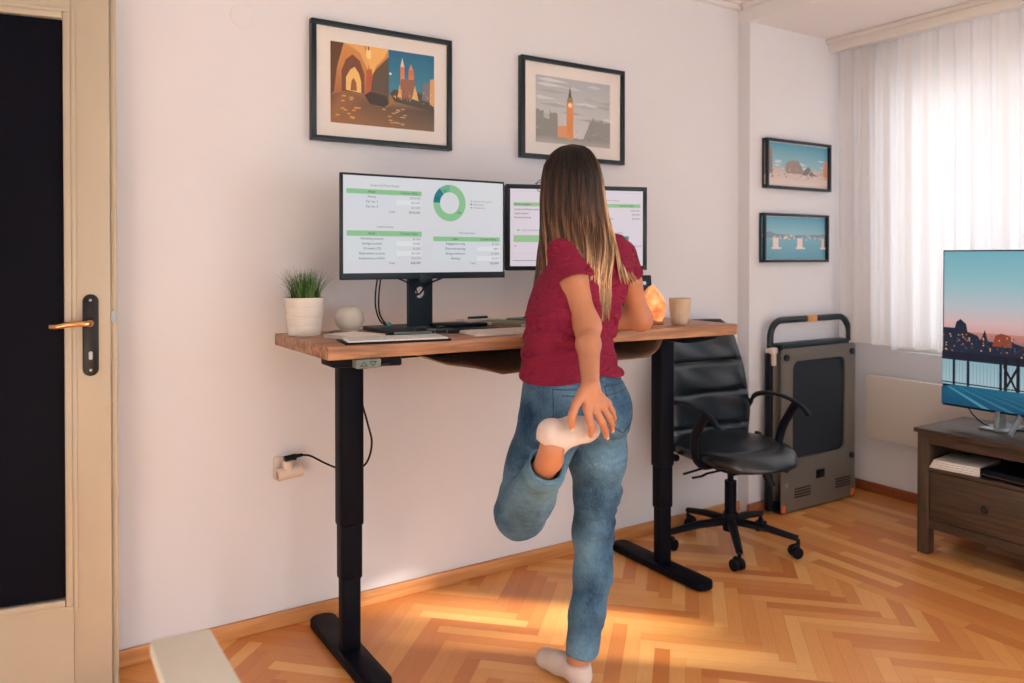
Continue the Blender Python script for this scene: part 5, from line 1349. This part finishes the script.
fix(MB().tube(torus_pts(np.array(shR)*.05+np.array(elR)*.95, (.2, .9, .1), .001), .001, 5).build('hair_tie', M['black'])) if False else None
def hp(x, y, z):  # head frame -> world
    c, s = math.cos(hr), math.sin(hr); return (head[0]+x*c-y*s, head[1]+x*s+y*c, head[2]+z)
mb = MB()
for s in (-1, 1):
    mb.tube([hp(s*.034+.027*math.cos(2*PI*k/24), .112-.008*abs(math.cos(2*PI*k/24)*.5+.5*s), .000+.021*math.sin(2*PI*k/24)) for k in range(25)], .0012, 6)
    mb.tube([hp(s*.061, .104, .006), hp(s*.076, .09, .006), hp(s*.079, .02, .006), hp(s*.079, -.012, -.005)], .0012, 6)
mb.tube([hp(-.008, .112, .012), hp(0, .114, .015), hp(.008, .112, .012)], .0012, 6)
fix(mb.build('wire_glasses', mat('dark_wire', (50, 40, 34), .3, .8)))
for s in (-1, 1):
    fix(MB().ell(hp(s*.031, .0795, .010), (.0118, .0118, .0118), 16).build('eye', mat('eye_white', (226, 220, 214), .2, noise_amt=.01) if s < 0 else bpy.data.materials['eye_white']))

# hair: a soft cap below and long strands over it
hm, nt, b = newmat('hair_strand'); L = nt.links.new
at = N(nt, 'ShaderNodeAttribute'); at.attribute_name = 'col'; L(at.outputs['Color'], b.inputs['Base Color']); b.inputs['Roughness'].default_value = .42; b.inputs['Specular IOR Level'].default_value = .35
b.inputs['Anisotropic'].default_value = .4
lat = Vector((math.cos(math.radians(24)), -math.sin(math.radians(24)), 0)); bk_ = Vector((-math.sin(math.radians(24)), -math.cos(math.radians(24)), 0))
HC = Vector((1.528, -.750, 0))
# outline of the hair as seen from behind: height, left, right (metres from the axis), depth behind, axis offset depth
ROW = [(1.672, -.004, .006, .006), (1.667, -.032, .034, .040), (1.655, -.054, .054, .066), (1.635, -.074, .070, .084), (1.605, -.090, .086, .100), (1.560, -.098, .098, .108), (1.500, -.102, .105, .108),
       (1.440, -.102, .116, .104), (1.380, -.106, .138, .112), (1.330, -.110, .160, .122), (1.28, -.112, .176, .126), (1.20, -.112, .180, .130), (1.10, -.112, .180, .130)]
rz = np.array([r[0] for r in ROW])[::-1]
def row(z): return [float(np.interp(z, rz, np.array([r[k] for r in ROW])[::-1])) for k in (1, 2, 3)]
def hair_pt(ph, z, ls, tuck=0.):
    l, r, dpt = row(z); s_, c_ = math.sin(ph), math.cos(ph)
    wd2 = (r if s_ > 0 else -l)
    return HC + lat*(s_*wd2*ls) + bk_*(c_*dpt*ls if c_ > 0 else c_*.092*ls)
VV = []; FF = []; CC = []
hs = random.Random(21)
def add_strand(pts, w0, cols):
    i0 = len(VV); n_ = len(pts)
    for i, p in enumerate(pts):
        t = (pts[min(i+1, n_-1)]-pts[max(i-1, 0)]).normalized()
        o_ = (p-Vector((HC.x, HC.y, p.z))); o_ = (o_-t*o_.dot(t))
        o_ = o_.normalized() if o_.length > 1e-5 else Vector((0, -1, 0)); sd = t.cross(o_)
        w_ = w0*(1 if i < n_*.7 else max(.15, 1-(i/(n_-1)-.7)/.3*.85))
        VV.extend([p-sd*w_, p+o_*w_*.7, p+sd*w_, p-o_*w_*.7]); CC.extend([cols[i]]*4)
    for i in range(n_-1):
        for k in range(4): FF.append((i0+4*i+k, i0+4*i+(k+1) % 4, i0+4*i+4+(k+1) % 4, i0+4*i+4+k))
DK = np.array(lin((30, 22, 22))[:3]); MD = np.array(lin((110, 80, 60))[:3]); BL = np.array(lin((236, 198, 156))[:3])
ns = 3000
for k in range(ns):
    s = hs.uniform(-1, 1)
    ph = s*math.radians(128)
    layer = hs.random(); ls = .93+.085*layer
    clump = math.sin(s*23+1.3)*.5+.5*math.sin(s*51)
    # where the strand ends and how it gathers
    if s < -.52: zend = hs.uniform(1.19, 1.25); kind = 'L'
    elif s > .50: zend = hs.uniform(1.22, 1.31); kind = 'R'
    else: zend = hs.uniform(1.115, 1.19)-.02*(1-abs(s-.05)*2)+.05*max(0, -s); kind = 'M'
    if hs.random() < .12: zend += .07*hs.random()
    pts = []; cols = []; n_ = 24
    hue = hs.random()
    for i in range(n_):
        t = i/(n_-1); z = 1.672-(1.672-zend)*(t**1.25)
        l, r, dpt = row(z)
        p = hair_pt(ph*(1-.0*t), z, ls)
        if z < 1.46:
            q = min(1, (1.46-z)/.24)
            if kind == 'M':    # gathers down the back
                tx = -.072+.142*(s+.52)/1.02 if True else 0
                tgt = HC+lat*(tx+.012)+bk_*(.118+.012*layer+.02*q)
                e_ = q*q*(3-2*q); p = p.lerp(Vector((tgt.x, tgt.y, z)), e_*.9)
            elif kind == 'L':  # falls in front of the left shoulder
                tx = -.122+.075*((s+1)/.48)*(1-.5*q)+.008*(1-q)
                tgt = HC+lat*tx+bk_*(.035-.05*(1-(s+1)/.48)-.0)
                e_ = q*q*(3-2*q); p = p.lerp(Vector((tgt.x, tgt.y, z)), e_)
            else:
                tx = .080+.085*(s-.5)/.5*q+.05*q
                tgt = HC+lat*tx+bk_*(.120-.08*(s-.5)/.5)
                e_ = q*q*(3-2*q); p = p.lerp(Vector((tgt.x, tgt.y, z)), e_)
        p = Vector((p.x, p.y, z))
        wv_ = .0035*math.sin(z*26+clump*3+hue*2)*min(1, max(0, (1.6-z)*3)); p += lat*wv_+bk_*.002*math.sin(z*40+hue*9)
        pts.append(p)
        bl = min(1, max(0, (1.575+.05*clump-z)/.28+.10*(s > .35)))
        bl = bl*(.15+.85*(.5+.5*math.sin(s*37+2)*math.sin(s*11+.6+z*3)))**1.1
        if s > .34: bl = max(bl, min(1, (1.66-z)/.13)*(.65+.35*hue)*min(1, (s-.34)/.12))  # right side lighter: blonde highlights plus side light put into the colour
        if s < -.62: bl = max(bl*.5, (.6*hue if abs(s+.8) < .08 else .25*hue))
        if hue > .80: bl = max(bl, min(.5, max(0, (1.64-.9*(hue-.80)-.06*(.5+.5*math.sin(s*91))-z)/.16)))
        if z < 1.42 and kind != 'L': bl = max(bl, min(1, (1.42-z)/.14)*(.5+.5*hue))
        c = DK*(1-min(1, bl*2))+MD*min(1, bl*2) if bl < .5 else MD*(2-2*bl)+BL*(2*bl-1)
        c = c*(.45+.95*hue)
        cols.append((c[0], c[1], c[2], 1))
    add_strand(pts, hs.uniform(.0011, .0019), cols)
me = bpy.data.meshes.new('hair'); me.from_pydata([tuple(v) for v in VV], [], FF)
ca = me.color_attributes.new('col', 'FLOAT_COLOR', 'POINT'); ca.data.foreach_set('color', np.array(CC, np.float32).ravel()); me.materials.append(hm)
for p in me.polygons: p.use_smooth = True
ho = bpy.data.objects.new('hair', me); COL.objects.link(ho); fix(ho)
scalp = mat('dark_scalp_hair', (46, 34, 32), .6)
def cap_sdf(P):
    rows = [(r[0], HC.x+lat.x*(r[1]+r[2])/2+bk_.x*(r[3]-.09)/2, HC.y+lat.y*(r[1]+r[2])/2+bk_.y*(r[3]-.09)/2, max(.01, (r[2]-r[1])/2*.90), max(.01, (r[3]+.09)/2*.90), -24) for r in ROW[1:9]]
    d = column(P, rows)
    # face opening
    c, s = math.cos(hr), math.sin(hr); q = P-head.astype(np.float32); v = -q[:, 0]*s+q[:, 1]*c
    d = smax(d, v-.052, .02); d = smax(d, -ellip(np.stack([q[:, 0]*c+q[:, 1]*s, v, q[:, 2]], 1), (0, .07, -.02), (.062, .06, .085)), .01)
    return d
fix(sdf_object('hair_base', cap_sdf, (1.38, -.90, 1.42), (1.68, -.62, 1.69), .005, scalp))

# ------------------------------------------------------------------ daylight
wd_ = bpy.data.worlds.new('world'); scn.world = wd_; wd_.use_nodes = True
bg = wd_.node_tree.nodes['Background']; bg.inputs[0].default_value = (.86, .93, 1.0, 1); bg.inputs[1].default_value = 1.0
def area(name, loc, rot, sx, sy, e, col):
    l = bpy.data.lights.new(name, 'AREA'); l.shape = 'RECTANGLE'; l.size = sx; l.size_y = sy; l.energy = e; l.color = col
    o = bpy.data.objects.new(name, l); COL.objects.link(o); o.location = loc; o.rotation_euler = rot; return o
area('daylight_bay_window', (X1+.45, (W1[0]+W1[1])/2, 1.6), (0, math.radians(90), 0), 1.7, 1.9, 17, (.95, .96, 1))
area('daylight_side_window', (X1+.45, (W2[0]+W2[1])/2, 1.35), (0, math.radians(90), 0), 1.0, .9, 70, (.92, .95, 1))
area('daylight_added_window', (X1+.45, (W4[0]+W4[1])/2, 1.3), (0, math.radians(90), 0), 1.9, .9, 125, (.92, .95, 1))  # fill lamp behind the added, unseen side window
area('daylight_rear_window', (1.4, YB-.45, 1.7), (math.radians(90), 0, 0), 2.4, 1.5, 26, (.92, .95, 1))
sn = bpy.data.lights.new('sun', 'SUN'); sn.energy = 28; sn.angle = math.radians(3.5); sn.color = (1, .88, .74)
so = bpy.data.objects.new('sun', sn); COL.objects.link(so)
dv = Vector((-2.72, 2.5, -1.42)).normalized(); so.rotation_euler = dv.to_track_quat('-Z', 'Y').to_euler(); so.location = (6, -5, 4)

# ------------------------------------------------------------------ camera
cam = bpy.data.cameras.new('camera'); co = bpy.data.objects.new('camera', cam); COL.objects.link(co)
co.location = (0, -2.78, 1.31); co.rotation_euler = (math.radians(89.4), 0, math.radians(-32.6))
cam.sensor_width = 36; cam.lens = 785/1024*36; cam.shift_y = -(341.5-265.2)/1024; cam.clip_start = .05
cam.dof.use_dof = True; cam.dof.focus_distance = 2.5; cam.dof.aperture_fstop = 2.8
scn.camera = co
scn.view_settings.view_transform = 'Standard'; scn.view_settings.look = 'None'; scn.view_settings.gamma = 1; scn.view_settings.use_curve_mapping = False
scn.view_settings.exposure = 0.14
